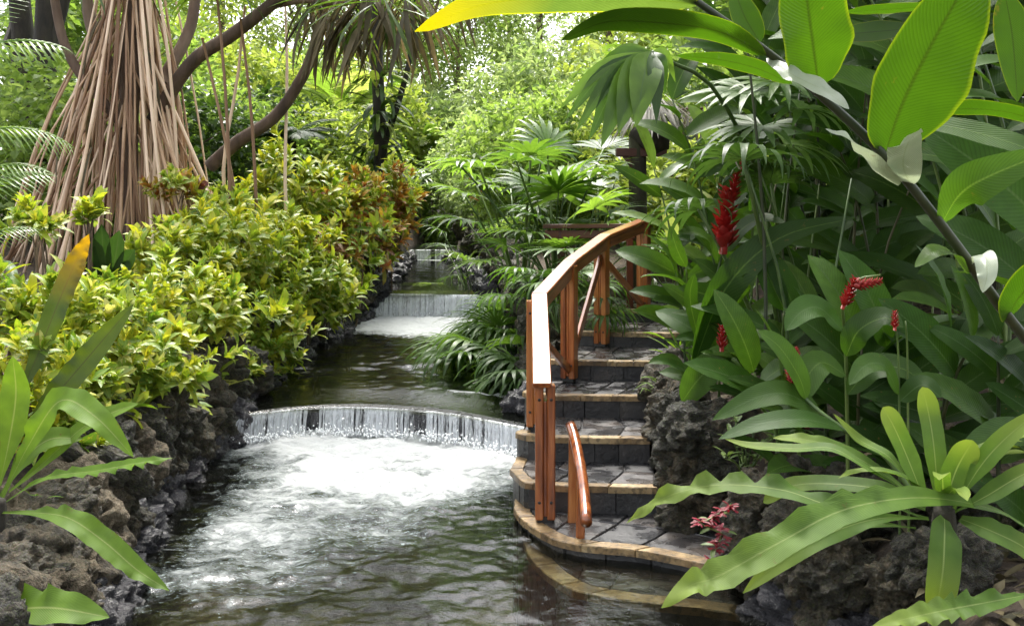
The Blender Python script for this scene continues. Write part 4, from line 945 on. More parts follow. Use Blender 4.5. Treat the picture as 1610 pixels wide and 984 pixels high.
for k in range(22):
    a = k * 2.4; place(random.choice(FROND), M['fan_dark'], cyc, 'frond', W(455, 222, 17), (math.cos(a), math.sin(a), random.uniform(.0, .5)), (0, 0, 1), random.uniform(.75, 1.0))

# thatch topped post
tp_ = thing('thatched_post', 'dark wooden post with crossbar under a grey dry thatch cap', 'post', at_ground(1003, 12.3))
b0 = at_ground(1003, 12.3, -.1)
xtube(tp_, 'post', [b0, W(1003, 330, 12.3), W(1002, 215, 12.3)], .115, .105, 'bark_dark', 12, 8)
board(W(968, 240, 12.25), W(1048, 240, 12.25), .10, .10, (0, 0, 1), 'crossbar', tp_, 'wood_dark')
board(W(975, 236, 12.25), W(995, 262, 12.25), .05, .06, (0, 1, 0), 'brace', tp_, 'wood_dark')
mb = MB(); mb.add(*tube(np.array([W(1012, 235, 12.3), W(1020, 225, 12.3), W(1022, 205, 12.3), W(1020, 190, 12.3)]), [.16, .26, .24, .1], 10)); part('thatch_core', mb.mesh('thatch_core', M['bark_dark']), tp_)
for k in range(110):
    a = random.uniform(0, 6.28); rr = random.uniform(.05, .3)
    place(random.choice(HANG), M['thatch'], tp_, 'thatch_leaf', W(1020, 152 + random.uniform(0, 26), 12.3) + Vector((math.cos(a) * rr, math.sin(a) * rr, 0)), (math.cos(a) * .75, math.sin(a) * .75, -.75), (math.cos(a), math.sin(a), 1.2), random.uniform(.35, .65))
for k in range(40):
    a = random.uniform(0, 6.28); place(random.choice(HANG), M['thatch' if k % 3 else 'dead'], tp_, 'thatch_leaf', W(1100, 165 + random.uniform(0, 20), 12.5) + Vector((math.cos(a) * .15, math.sin(a) * .15, 0)), (math.cos(a) * .5, math.sin(a) * .5, -.9), (math.cos(a), math.sin(a), 1.2), random.uniform(.35, .6))
board(W(1010, 178, 12.45), W(1105, 172, 12.5), .05, .05, (0, 0, 1), 'arm', tp_, 'wood_dark')

# ------------------------------------------------------------------ gingers
def bract_flower(name, L, rad, n, mat):
    mb = MB()
    for k in range(n):
        t = k / n; a = k * 2.4; r = rad * (1 - .75 * t ** 1.5); z = L * t
        P = arc_path(4, .9 - .2 * t, -.5, L * .26 * (1 - .4 * t)); V, F, UV = ribbon(P, L * .06 * (1.1 - .5 * t) * profile('oval', 4, .4), (0, 0, 1), 1, .5, cup=.3)
        q = np.array(Matrix.Rotation(a, 3, 'Z')); V = (V + (0, r * .25, z)) @ q.T; mb.add(V, F, UV, random.random() * .4)
    mb.add(*tube(np.array([(0, 0, -.02), (0, 0, L)]), [.012, .006], 5), 0.0)
    return mb.mesh(name, M[mat])
BRACT = [bract_flower('bracts', .24, .05, 46, 'bract'), bract_flower('bracts', .16, .045, 34, 'bract')]
def flower(parent, pos, axis, s=1.0, v=0, mat='bract'):
    z = Vector(axis).normalized(); x = (Vector((1, 0, 0)) - z * z.x).normalized(); y = z.cross(x)
    Mx = Matrix((x, y, z)).transposed().to_4x4() @ Matrix.Diagonal((s * 1.45, s * 1.45, s, 1)); Mx.translation = Vector(pos)
    return part('flower', with_mat(BRACT[v], M[mat]), parent, Mx)
def ginger(label, base, H, lean, n, L, mat, az, start=.3, fl=None, group=None, cat='ginger plant', cane='cane', canes=1, name='ginger_plant', elev=(.15, .8)):
    base = Vector(base); t = thing(name, label, cat, base, group)
    mats = [mat] if isinstance(mat, str) else mat
    for c in range(canes):
        b = base + (Vector((random.uniform(-.25, .25), random.uniform(-.2, .2), 0)) if c else Vector()); h = H * (1 if c == 0 else random.uniform(.6, 1.05))
        ln = Vector(lean) if c == 0 else Vector((lean[0] + random.uniform(-.3, .3), lean[1] + random.uniform(-.2, .2), 0)); ln = Vector((ln[0], ln[1], 0))
        pts = [b - Vector((0, 0, .08)), b + Vector((0, 0, h * .4)) + ln * .2 * h, b + Vector((0, 0, h * .75)) + ln * .55 * h, b + Vector((0, 0, h)) + ln * h]
        P = catmull(pts, 14); mbs = MB(); mbs.add(*tube(P - np.array(b), np.linspace(.012, .006, 14), 6)); part('cane', mbs.mesh('cane', M[cane]), t, Matrix.Translation(b))
        a0 = az + random.uniform(-.5, .5) * (c > 0)
        for k in range(n):
            tt = start + (1 - start) * k / max(1, n - 1); i = min(12, int(tt * 13)); f = tt * 13 - i; p = Vector(P[i] * (1 - f) + P[i + 1] * f)
            s = 1 if k % 2 else -1; e = random.uniform(*elev) if k < n - 1 else 1.1; aa = a0 + random.uniform(-.45, .45)
            d = Vector((math.cos(aa) * s * math.cos(e), math.sin(aa) * s * math.cos(e), math.sin(e)))
            place(random.choice(GING), M[random.choice(mats)], t, 'leaf', p, d, Vector((0, -.75, 1)) + rvec(.3), L * random.uniform(.75, 1.2))
    if fl: flower(t, Vector(P[-1]), (lean[0] * .6, lean[1] * .6, 1), fl, 0)
    return t
GD, GG = 'ginger_dark', 'ginger'
random.seed(33)
# the flowering red ginger beside the stairs, read leaf by leaf
rg = thing('red_ginger', 'red ginger with a tall scarlet flower spike beside the stair planter', 'ginger plant', W(1082, 640, 6.9))
xtube(rg, 'cane', [W(1078, 650, 6.7), W(1092, 560, 6.6), W(1118, 470, 6.5), W(1134, 405, 6.42), W(1150, 330, 6.45), W(1168, 270, 6.4)], .013, .004, 'cane')
flower(rg, W(1138, 392, 6.3), (.06, 0, 1), 1.55, 0); flower(rg, W(1150, 318, 6.28), (.2, 0, 1), 1.15, 1); flower(rg, W(1167, 264, 6.25), (.1, 0, 1), .6, 1)
xleaf(rg, 'leaf', [(1140, 398, 6.4), (1165, 362, 6.35), (1198, 344, 6.3), (1236, 352, 6.2)], .075, 'oval', GG, (0, -.6, 1))
xleaf(rg, 'leaf', [(1090, 575, 6.5), (1140, 455, 6.3), (1225, 375, 6.15), (1345, 342, 6.0)], .105, 'oval', GG, (.3, -.8, .8), .05, 4)
xleaf(rg, 'leaf', [(1128, 412, 6.45), (1115, 380, 6.4), (1095, 366, 6.35), (1066, 366, 6.3)], .075, 'oval', GG, (0, -.6, 1))
xleaf(rg, 'leaf', [(1072, 632, 6.6), (1095, 600, 6.4), (1125, 570, 6.3), (1152, 558, 6.25)], .10, 'oval', GG, (0, -1, .6))
xleaf(rg, 'leaf', [(1082, 600, 6.6), (1120, 500, 6.4), (1165, 440, 6.3), (1190, 430, 6.2)], .09, 'oval', GG, (.5, -.8, .5))
xleaf(rg, 'leaf', [(1100, 540, 6.6), (1085, 470, 6.6), (1092, 430, 6.6)], .06, 'oval', GG, (.5, -.8, .5))
flower(rg, W(1135, 548, 5.9), (0, 0, 1), .85, 1)
def xl(t, q, d, hw, mt): xleaf(t, 'leaf', [(x, y, d - .06 * k) for k, (x, y) in enumerate(q)], hw, 'oval', mt, (0, -.8, .8))
r2 = thing('red_ginger', 'ginger with a bent scarlet flower head in the shaded thicket', 'ginger plant', at_ground(1335, 5.2))
xtube(r2, 'cane', [at_ground(1335, 5.2), W(1330, 560, 5.1), W(1325, 480, 5.0), W(1345, 442, 4.98), W(1385, 432, 4.95)], .011, .005, 'cane')
flower(r2, W(1326, 482, 4.95), (.35, -.2, 1), .62, 0); flower(r2, W(1340, 450, 4.92), (1, -.2, .2), .55, 0)
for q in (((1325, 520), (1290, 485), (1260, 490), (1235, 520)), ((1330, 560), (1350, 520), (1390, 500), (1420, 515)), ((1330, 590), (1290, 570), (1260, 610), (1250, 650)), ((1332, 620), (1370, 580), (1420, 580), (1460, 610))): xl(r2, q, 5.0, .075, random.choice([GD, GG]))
r3 = thing('red_ginger', 'slender ginger with one small upright scarlet bud in deep shade', 'ginger plant', at_ground(1415, 4.8))
for o in (0, 14): xtube(r3, 'cane', [at_ground(1415 + o, 4.8), W(1413 + o, 580, 4.75), W(1407 + o * 1.2, 505, 4.7)], .006, .004, 'cane')
flower(r3, W(1407, 516, 4.68), (0, 0, 1), .5, 1)
for q in (((1413, 620), (1390, 575), (1360, 575), (1335, 605)), ((1415, 630), (1450, 605), (1480, 625))): xl(r3, q, 4.7, .055, GD)
r4 = thing('red_ginger', 'leaning ginger stem with small red flower tip over the rock planter', 'ginger plant', W(1440, 765, 4.6))
xtube(r4, 'cane', [W(1445, 790, 4.5), W(1390, 715, 4.6), W(1320, 670, 4.7), (W(1270, 630, 4.8)), W(1238, 588, 4.9)], .015, .008, 'cane')
flower(r4, W(1246, 606, 4.85), (-.35, 0, 1), .5, 1); flower(r4, W(1256, 560, 4.9), (-.3, 0, 1), .3, 1)
xleaf(r4, 'leaf', [(1268, 628, 4.8), (1255, 590, 4.8), (1225, 545, 4.8), (1192, 520, 4.8)], .075, 'oval', GG, (.6, -.8, .5))
xleaf(r4, 'leaf', [(1330, 675, 4.7), (1270, 660, 4.6), (1200, 665, 4.6), (1130, 690, 4.6)], .06, 'oval', GD, (0, -.6, 1))
xleaf(r4, 'leaf', [(1290, 650, 4.8), (1240, 620, 4.8), (1190, 625, 4.8), (1120, 660, 4.8)], .07, 'oval', GD, (0, -.8, .8))
# thicket of shaded gingers
spots = [  # px, d, height, lean, leaves, leaf length, material, azimuth, label
    (1115, 8.6, 1.7, (.05, -.05), 9, .56, [GG, 'fan_bright'], .4, 'tall ginger clump behind the scarlet flower spike', 3),
    (1180, 7.8, 2.4, (.0, -.1), 10, .66, [GD, GG], .2, 'leafy ginger clump under the drooping grey fan leaf', 3),
    (1290, 7.6, 3.0, (-.05, -.1), 11, .70, [GD], .0, 'dark upright ginger clump in the middle of the thicket', 3),
    (1390, 7.0, 2.9, (-.1, -.05), 11, .70, [GD], .3, 'dark ginger clump behind the bent scarlet flower', 3),
    (1490, 6.6, 3.0, (-.1, -.1), 11, .72, [GD, GG], -.2, 'tall ginger clump near the thick arching stem', 3),
    (1590, 5.8, 3.0, (-.12, 0), 11, .72, [GD, GG], .1, 'tall ginger clump at the picture edge behind the strap fern', 3),
    (1670, 4.9, 2.7, (-.2, 0), 10, .70, [GD, GG], .0, 'broad ginger clump reaching in beside the arching stem', 2),
    (1240, 9.5, 3.4, (0, -.05), 11, .75, [GG, GD], .3, 'pale lit ginger clump far back above the fan leaf', 3),
    (1370, 9.2, 3.8, (0, -.1), 12, .75, [GD, GG], .1, 'very tall ginger clump at the back of the thicket', 3),
    (1520, 8.6, 3.8, (-.05, 0), 12, .75, [GD, GG], .4, 'very tall ginger clump behind the broad leaves', 3),
    (1660, 7.5, 3.7, (-.1, 0), 12, .75, [GD, GG], .0, 'tall dense ginger clump at the thicket corner', 3),
    (1160, 6.9, .75, (.1, -.1), 6, .48, [GG, GD], .2, 'low ginger with broad leaves on the rock planter', 3),
    (1225, 6.3, .8, (.0, -.15), 7, .5, [GD, GG], -.3, 'low dark ginger behind the planter edge', 3),
    (1300, 5.6, .8, (-.05, -.1), 7, .48, [GD, GG], .2, 'low ginger above the pale leaved herb', 3),
    (1385, 5.4, .85, (.0, -.1), 7, .5, [GD], .0, 'low shaded ginger behind the upright strap leaves', 3),
    (1480, 5.2, .95, (.0, -.1), 7, .5, [GD], .3, 'mid height shaded ginger over the strap fern', 3),
    (1570, 4.9, 1.0, (-.05, -.1), 7, .5, [GD], -.2, 'shaded ginger at the picture edge over the strap fern', 2),
    (1095, 9.9, 1.1, (.05, -.1), 7, .45, [GG, 'bush_yellow'], .2, 'sunlit ginger growing beside the top steps', 3),
    (1085, 7.9, .9, (-.05, -.1), 7, .42, [GG], .5, 'young ginger with a pale stem next to the fourth step', 2)]
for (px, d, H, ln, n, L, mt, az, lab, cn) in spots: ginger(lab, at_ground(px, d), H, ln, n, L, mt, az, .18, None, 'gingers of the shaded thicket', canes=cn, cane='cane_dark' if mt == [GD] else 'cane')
# bare dark canes standing in the thicket
th = thing('cane_clump', 'clump of bare upright canes in the dark of the thicket', 'cane clump', at_ground(1400, 6.8))
for k in range(18):
    px = random.uniform(1190, 1620); d = random.uniform(5.6, 8.2); b = at_ground(px, d, -.05); h = random.uniform(1.4, 3.2)
    xtube(th, 'cane', [b, b + Vector((random.uniform(-.1, .1), random.uniform(-.1, .1), h * .5)), b + Vector((random.uniform(-.35, .2), random.uniform(-.2, .2), h))], random.uniform(.008, .016), .006, random.choice(['cane', 'cane_dark', 'cane_dark']), 5, 7)

# the big arching ginger close to the eye
ag = thing('giant_ginger', 'large arching ginger stem with broad translucent leaves spanning the upper corner', 'ginger plant', at_ground(1900, 2.9))
xtube(ag, 'cane', [at_ground(1900, 2.9), W(1800, 800, 2.75), W(1700, 640, 2.5), W(1590, 505, 2.35), W(1500, 380, 2.27), W(1400, 255, 2.2), W(1290, 150, 2.15), W(1190, 70, 2.1), W(1085, -5, 2.05), W(1000, -70, 2.0)], .016, .006, 'cane_dark', 10, 40)
def gl(pts, hw, mat, up, **k): return xleaf(ag, 'leaf', pts, hw, 'oval', mat, up, kw_wave(k), k.get('wf', 3), 22, k.get('fold', .12), 3, .03, k.get('cup', 0))
def kw_wave(k): return k.get('wave', .05)
S_ = 2.1 / 1600
gl([(1100, 8, 2.06), (1000, -2, 2.0), (880, -4, 1.95), (760, 8, 1.9), (652, 50, 1.86)], 44 * S_, 'ginger_tip', (.05, .55, 1))
gl([(1205, 88, 2.1), (1130, 50, 2.05), (1030, 36, 2.0), (950, 36, 1.97), (882, 64, 1.95)], 27 * S_, 'ginger_big', (.05, .75, 1))
gl([(1245, 132, 2.14), (1190, 108, 2.12), (1130, 94, 2.1), (1063, 88, 2.08)], 17 * S_, 'ginger_big', (.05, .7, 1))
gl([(1287, 138, 2.15), (1278, 70, 2.1), (1268, -10, 2.05), (1262, -110, 2.0)], 60 * S_, 'ginger_big', (.1, -1, .1), cup=.2, wave=.12)
gl([(1195, 68, 2.1), (1170, 25, 2.1), (1150, -30, 2.1)], 26 * S_, 'ginger_big', (.3, -1, .1))
gl([(1392, 240, 2.2), (1420, 160, 2.15), (1470, 60, 2.1), (1545, -70, 2.05)], 84 * S_, 'ginger_big', (.35, -1, .25), cup=.18, wave=.12)
gl([(1430, 182, 2.35), (1500, 172, 2.3), (1590, 178, 2.25), (1700, 215, 2.2)], 26 * S_, 'ginger_big', (0, .5, 1))
gl([(1435, 190, 2.4), (1520, 205, 2.35), (1610, 232, 2.3), (1690, 270, 2.3)], 28 * S_, 'ginger', (0, -.9, .8))
gl([(1480, 352, 2.27), (1510, 305, 2.2), (1560, 275, 2.15), (1660, 235, 2.1)], 36 * S_, 'ginger', (.2, -1, .4))
gl([(1585, 500, 2.35), (1600, 470, 2.3), (1640, 430, 2.25), (1700, 380, 2.2)], 46 * S_, 'ginger_big', (.3, -1, .2))
gl([(1330, 20, 2.5), (1400, 15, 2.45), (1500, 8, 2.4)], 16 * S_, 'ginger_big', (0, .5, 1))
gl([(1320, 55, 2.5), (1380, 50, 2.45), (1440, 45, 2.4)], 22 * S_, 'ginger_big', (0, -1, .3))
gl([(1580, -10, 2.1), (1592, 60, 2.1), (1600, 160, 2.1)], 26 * S_, 'ginger_big', (-.5, -1, .2))
# leaves, most with sky glare painted in as a pale colour
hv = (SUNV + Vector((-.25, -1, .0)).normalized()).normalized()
gl([(1205, 92, 2.12), (1250, 120, 2.06), (1300, 145, 2.02), (1335, 172, 2.0)], 17 * S_, 'ginger_glare', tuple(hv), wave=.25)
gl([(1412, 292, 2.2), (1380, 262, 2.12), (1345, 225, 2.06), (1298, 203, 2.04)], 22 * S_, 'ginger_glare', tuple(hv), wave=.25)
gl([(1432, 292, 2.22), (1420, 260, 2.12), (1428, 225, 2.05), (1445, 205, 2.0)], 30 * S_, 'ginger_glare', tuple(hv), wave=.25)
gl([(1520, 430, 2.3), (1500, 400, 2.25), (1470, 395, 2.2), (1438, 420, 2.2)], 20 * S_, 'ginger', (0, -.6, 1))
gl([(1530, 420, 2.3), (1545, 400, 2.25), (1552, 430, 2.2), (1545, 460, 2.2)], 18 * S_, 'ginger_glare', tuple(hv), wave=.25)
# ------------------------------------------------------------------ ferns close to the eye
random.seed(44)
sf = thing('strap_fern', 'large strap leaved fern with wavy pale fronds over the rock wall', 'fern', W(1482, 850, 4.0))
xtube(sf, 'rootstock', [Vector((W(1482, 850, 4.05).x, 4.05, .2)), W(1484, 850, 4.03), W(1484, 800, 4.0)], .06, .04, 'bark_dark')
k4 = 4.0 / 1600
for pts, hw, kind, up, wv, wf in (
    ([(1620, 832, 4.1), (1560, 800, 4.0), (1450, 782, 3.9), (1330, 800, 3.8), (1230, 850, 3.7), (1130, 905, 3.62), (1085, 920, 3.6), (1040, 955, 3.56)], 25, 'paddle', (.25, -.8, 1), .6, 10),
    ([(1455, 815, 4.0), (1380, 790, 4.05), (1310, 795, 4.1), (1230, 770, 4.2), (1130, 762, 4.3), (1050, 780, 4.35), (985, 822, 4.38)], 20, 'paddle', (.1, -.7, 1), .95, 8),
    ([(1460, 815, 4.0), (1380, 815, 3.95), (1300, 840, 3.9), (1230, 880, 3.85), (1168, 932, 3.8)], 17, 'paddle', (.2, -.9, .8), .1, 4),
    ([(1455, 790, 4.05), (1425, 715, 4.1), (1405, 670, 4.1), (1388, 640, 4.1)], 19, 'strap', (.3, -1, .2), .05, 3),
    ([(1475, 780, 4.1), (1468, 700, 4.15), (1460, 650, 4.2), (1450, 608, 4.2)], 19, 'strap', (.1, -1, .2), .05, 3),
    ([(1488, 785, 4.0), (1505, 735, 4.0), (1530, 692, 3.95)], 21, 'strap', (-.3, -1, .2), .05, 3),
    ([(1500, 800, 4.0), (1540, 735, 3.95), (1580, 690, 3.9), (1640, 640, 3.85)], 17, 'paddle', (-.5, -.8, .6), .03, 3),
    ([(1500, 805, 4.0), (1550, 780, 3.95), (1610, 745, 3.9), (1680, 720, 3.9)], 16, 'paddle', (-.2, -.8, .8), .03, 3),
    ([(1485, 815, 3.92), (1485, 845, 3.82), (1482, 900, 3.75), (1470, 968, 3.72)], 25, 'strap', (0, -1, .15), .08, 3),
    ([(1450, 790, 4.1), (1390, 745, 4.2), (1320, 705, 4.3), (1260, 690, 4.35), (1215, 688, 4.4)], 13, 'paddle', (.1, -.8, 1), .25, 5),
    ([(1440, 780, 4.1), (1370, 740, 4.1), (1310, 705, 4.2), (1250, 705, 4.3), (1180, 700, 4.4), (1140, 690, 4.45)], 10, 'paddle', (.1, -.8, 1), .1, 4),
    ([(1455, 800, 4.05), (1390, 770, 4.1), (1300, 760, 4.2), (1240, 765, 4.25), (1200, 790, 4.3)], 16, 'strap', (.1, -.8, 1), .08, 4),
    ([(1440, 830, 4.0), (1370, 822, 4.0), (1330, 822, 4.0), (1250, 850, 4.0)], 12, 'paddle', (.1, -.8, 1), .1, 4),
    ([(1510, 815, 4.0), (1560, 835, 3.9), (1610, 860, 3.85), (1660, 900, 3.8)], 20, 'strap', (-.2, -.8, 1), .1, 4),
    ([(1440, 775, 4.15), (1400, 720, 4.2), (1350, 690, 4.3), (1310, 650, 4.3)], 10, 'paddle', (.2, -.8, .8), .05, 3),
    ([(1640, 930, 3.7), (1560, 945, 3.6), (1470, 962, 3.55), (1370, 985, 3.5)], 18, 'paddle', (.1, -.7, 1), .7, 9)):
    xleaf(sf, 'frond', pts, hw * k4, kind, 'fern_pale', up, wv, wf, 34, .18, 3, .2)
for k in range(7):
    a = random.uniform(0, 6.28); place(random.choice(STRAP), M['fern_pale'], sf, 'frond', W(1482, 800, 4.05), (math.cos(a), math.sin(a), random.uniform(.3, 1.2)), (0, 0, 1), random.uniform(.35, .55))
lf = thing('birds_nest_fern', 'bird nest fern with wavy lime fronds hanging over the rock bank', 'fern', W(-10, 800, 5.0))
xtube(lf, 'rootstock', [Vector((W(-15, 820, 5.0).x, 5.0, .3)), W(-12, 815, 5.0), W(-8, 785, 5.0)], .09, .05, 'bark_dark')
k5 = 5.0 / 1600
for pts, hw, kind, up, wv, wf, mt in (
    ([(-10, 806, 5.0), (60, 806, 4.9), (110, 815, 4.8), (165, 852, 4.72), (215, 895, 4.66), (266, 928, 4.62)], 18, 'paddle', (-.2, -.8, 1), .7, 9, 'fern'),
    ([(-70, 985, 4.3), (0, 962, 4.25), (80, 955, 4.2), (172, 970, 4.15)], 27, 'paddle', (-.1, -.8, 1), .5, 7, 'fern'),
    ([(0, 790, 5.1), (45, 700, 5.2), (95, 630, 5.2), (150, 655, 5.1), (210, 718, 5.05)], 23, 'paddle', (.2, -.9, .8), .45, 7, 'fern'),
    ([(0, 795, 5.1), (70, 752, 5.1), (150, 740, 5.05), (215, 728, 5.0), (272, 720, 5.0)], 11, 'paddle', (0, -.7, 1), 1.0, 11, 'fern'),
    ([(0, 785, 5.2), (60, 735, 5.3), (130, 672, 5.3), (178, 648, 5.3), (218, 634, 5.3)], 16, 'paddle', (0, -.8, .8), .15, 4, 'fern'),
    ([(0, 780, 5.2), (40, 720, 5.3), (80, 690, 5.3), (130, 690, 5.3)], 22, 'paddle', (0, -.8, .8), .1, 4, 'fern'),
    ([(-5, 780, 5.2), (15, 690, 5.3), (25, 620, 5.35), (20, 560, 5.35)], 24, 'paddle', (.2, -1, .2), .1, 4, 'fern'),
    ([(-15, 800, 4.9), (-40, 700, 5), (-60, 640, 5)], 22, 'paddle', (.2, -1, .2), .1, 4, 'fern'),
    ([(10, 660, 5.6), (50, 580, 5.7), (90, 480, 5.8), (120, 410, 5.9), (140, 368, 5.9)], 19, 'paddle', (.5, -1, .2), .8, 9, 'fern_old'),
    ([(20, 700, 5.6), (80, 630, 5.6), (140, 560, 5.7), (210, 478, 5.8)], 22, 'paddle', (.4, -1, .3), .35, 8, 'fern_olive')):
    o = xleaf(lf, 'frond', pts, hw * k5, kind, mt, up, wv, wf, 30, .2, 3, .12)
    if mt == 'fern_old': o['label'] = 'ageing frond turned orange at the tip'
for (px, py, dd, n, s, m_, lab) in ((205, 655, 7.2, 20, .26, 'croton_green', 'small leafy plant trailing down the dark rock bank'), (150, 720, 6.4, 18, .26, 'fern', 'little fern rooted in the bank rocks beside the wavy frond'), (330, 605, 8.8, 20, .3, 'croton_green', 'leafy sprig hanging from the bank just before the weir'), (60, 800, 5.4, 16, .2, 'fern', 'tiny fern tucked above the pitted tan rock'), (270, 640, 7.9, 20, .28, 'croton', 'yellow leaved sprig spilling over the dark rock bank'), (1035, 610, 7.7, 18, .22, 'fern', 'tiny moss green fern on top of the stair planter'), (1180, 600, 6.3, 18, .3, 'ginger', 'dark leafy sprig behind the planter rocks')):
    b = W(px, py, dd); t = thing('bank_plant', lab, 'plant', b)
    for k in range(n): a = k * 2.4; place(random.choice(LANCE if 'croton' in m_ or m_ == 'ginger' else GRASSY + STRAP), M[m_], t, 'leaf', b + rvec(.035), (math.cos(a), math.sin(a) - .3, random.uniform(-.5, .9)), (0, -.3, 1), s * random.uniform(.6, 1.2))
bro = thing('bromeliad', 'dark green bromeliad with stiff upright leaves at the stilt root base', 'bromeliad', at_ground(170, 8.6))
for (tx, ty, bx_) in ((160, 352, 165), (148, 375, 160), (212, 392, 180), (188, 362, 172), (120, 398, 150), (205, 425, 182), (136, 420, 155)):
    xleaf(bro, 'leaf', [(bx_, 465, 8.6), ((bx_ * .6 + tx * .4), 425, 8.5), (tx, ty, 8.4)], .075, 'strap', 'fan_dark', (.1, -1, .3), .03, 3, 10, .3, 2, .4)
hb = thing('leafy_herb', 'small pale leaved herb sprouting from the rock planter', 'herb', W(1170, 745, 5.9))
for (px, py) in ((1160, 668), (1185, 680), (1150, 690), (1200, 700), (1172, 705), (1145, 720), (1190, 725), (1215, 690), (1165, 735)):
    b = W(1172, 755, 5.9); e = W(px, py, 5.85); xtube(hb, 'stem', [b, b.lerp(e, .6) + Vector((0, -.02, .03)), e], .006, .004, 'cane', 5, 6)
    for k in range(6):
        a = k * 2.4 + random.random(); place(random.choice(LANCE), M['herb'], hb, 'leaf', e + rvec(.008), (math.cos(a), math.sin(a), random.uniform(.0, .7)), (0, 0, 1), random.uniform(.07, .13))
def petal_flower(label, px, py, d, s, pts):
    f = thing('magenta_flower', label, 'flower', W(px, py, d))
    P0 = [W(*p) for p in pts]
    xtube(f, 'stem', P0, .005, .004, 'cane', 5, 10)
    P = catmull(P0, 26)
    for k in range(24):
        p = Vector(P[2 + k]) if k < 24 else Vector(P[-1]); n_ = 6
        if (k // 7) % 2 == 1 and random.random() < .55: continue
        for j in range(n_):
            a = random.uniform(0, 6.28); place(random.choice(LANCE), M['magenta'], f, 'petal', p, (math.cos(a), math.sin(a) - .2, random.uniform(-.5, .5)), (0, -.3, 1), s * random.uniform(.7, 1.2))
    for k in range(6): 
        a = random.uniform(0, 6.28); place(random.choice(LANCE), M['herb'], f, 'leaf', Vector(P[random.randrange(len(P))]), (math.cos(a), math.sin(a), -.2), (0, -.3, 1), s * 1.6)
    return f
petal_flower('drooping magenta flower spray hanging over the lowest steps', 1125, 840, 4.75, .052, [(1150, 792, 4.8), (1142, 800, 4.78), (1112, 818, 4.76), (1098, 822, 4.75), (1135, 838, 4.75), (1125, 862, 4.74), (1118, 882, 4.73)])
petal_flower('small magenta flower peeping out under the low ginger leaves', 1258, 662, 5.4, .045, [(1254, 652, 5.4), (1258, 660, 5.4), (1260, 668, 5.4), (1262, 676, 5.4)])
petal_flower('dull magenta flower low behind the pale herb on the planter', 1190, 755, 5.6, .04, [(1180, 750, 5.6), (1190, 756, 5.6), (1200, 760, 5.6), (1208, 764, 5.6)])
# leaf litter under the thicket
mb = MB()
for k in range(2600):
    x = random.uniform(1.3, 5.2); y = random.uniform(3.2, 9.5); rb = float(np.interp(y, *RBX))
    if x < rb + .35 or (8.4 < y and x < 2.2): continue
    z = gz(x, y) + .012; P = arc_path(4, .1, random.uniform(-.5, .8), random.uniform(.08, .2)); V, F_, UV = ribbon(P, .022 * profile('lance', 4, .05), (0, 0, 1), 1, .3)
    q = np.array((Matrix.Rotation(random.uniform(0, 6.28), 3, 'Z') @ Matrix.Rotation(random.uniform(-.4, .4), 3, 'X'))); mb.add(V @ q.T + (x, y, z), F_, UV)
top('leaf_litter', mb.mesh('leaf_litter', M['dead']), 'dry brown leaf litter on the soil under the thicket', 'leaf litter', 'stuff')

# ------------------------------------------------------------------ trees, shrubs and palms behind the stream
def leaf_cloud(name, clumps, per, L, wid, crad, seed, hang=0.0):
    """unit ball of leaf clumps; leaves are single folded blades of length L"""
    rg_ = np.random.default_rng(seed)
    d = rg_.normal(size=(clumps, 3)); d /= np.linalg.norm(d, axis=1)[:, None]; r = rg_.uniform(.35, 1.0, clumps) ** .5
    r = r * (.75 + .5 * vnoise(d * 2.2 + 5, seed)); C = d * r[:, None]
    C = np.repeat(C, per, 0); n = len(C); tint = np.repeat(rg_.uniform(0, .7, clumps), per) + rg_.uniform(0, .3, n)
    off = rg_.normal(size=(n, 3)) * crad; P = C + off
    dirv = off / (np.linalg.norm(off, axis=1)[:, None] + 1e-6) + rg_.normal(size=(n, 3)) * .5 + (0, 0, -hang); dirv /= np.linalg.norm(dirv, axis=1)[:, None]
    up = np.array([0, 0, 1.0]) + rg_.normal(size=(n, 3)) * .55
    S = np.cross(dirv, up); S /= np.linalg.norm(S, axis=1)[:, None] + 1e-6; Nn = np.cross(S, dirv)
    l = (L * rg_.uniform(.6, 1.25, n))[:, None]; w = l * wid
    V = np.stack([P, P + dirv * l * .45 - S * w + Nn * w * .35, P + dirv * l - Nn * l * .15, P + dirv * l * .45 + S * w + Nn * w * .35, ], 1).reshape(-1, 3)
    a = np.arange(n) * 4; F = np.concatenate([np.stack([a, a + 2, a + 1, a + 1], 1), np.stack([a, a + 3, a + 2, a + 2], 1)])
    UV = np.tile(np.array([[.5, 0], [0, .45], [.5, 1], [1, .45]]), (n, 1))
    return mesh_np(name, V, F, None, UV, np.repeat(tint, 4), False)
CLOUD = [leaf_cloud('foliage', 150, 42, .105, .30, .10, 300 + i) for i in range(4)]          # shrubs (radius about 1.5 m)
CLOUDS = [leaf_cloud('foliage', 150, 34, .06, .30, .075, 320 + i, .3) for i in range(4)]    # tree crowns (radius about 4 m)
def shrub(label, px, d, w, h, mat, group='shrubs beyond the pools', name='garden_shrub', zoff=0.0, dep=None):
    b = at_ground(px, d); t = thing(name, label, 'shrub', b, group)
    for k in range(4): xtube(t, 'stem', [b - Vector((0, 0, .1)), b + Vector((random.uniform(-.2, .2) * w, 0, h * .35)), b + Vector((random.uniform(-.35, .35) * w, random.uniform(-.2, .2) * w, h * .7))], .03, .01, 'bark', 5, 6)
    Mx = Matrix.Translation(b + Vector((0, 0, h * .5 + zoff))) @ Matrix.Rotation(random.uniform(0, 6.28), 4, 'Z') @ Matrix.Diagonal((w * .5, (dep or w) * .5, h * .52, 1))
    part('foliage', with_mat(random.choice(CLOUD), M[mat]), t, Mx, 'stuff')
    return t
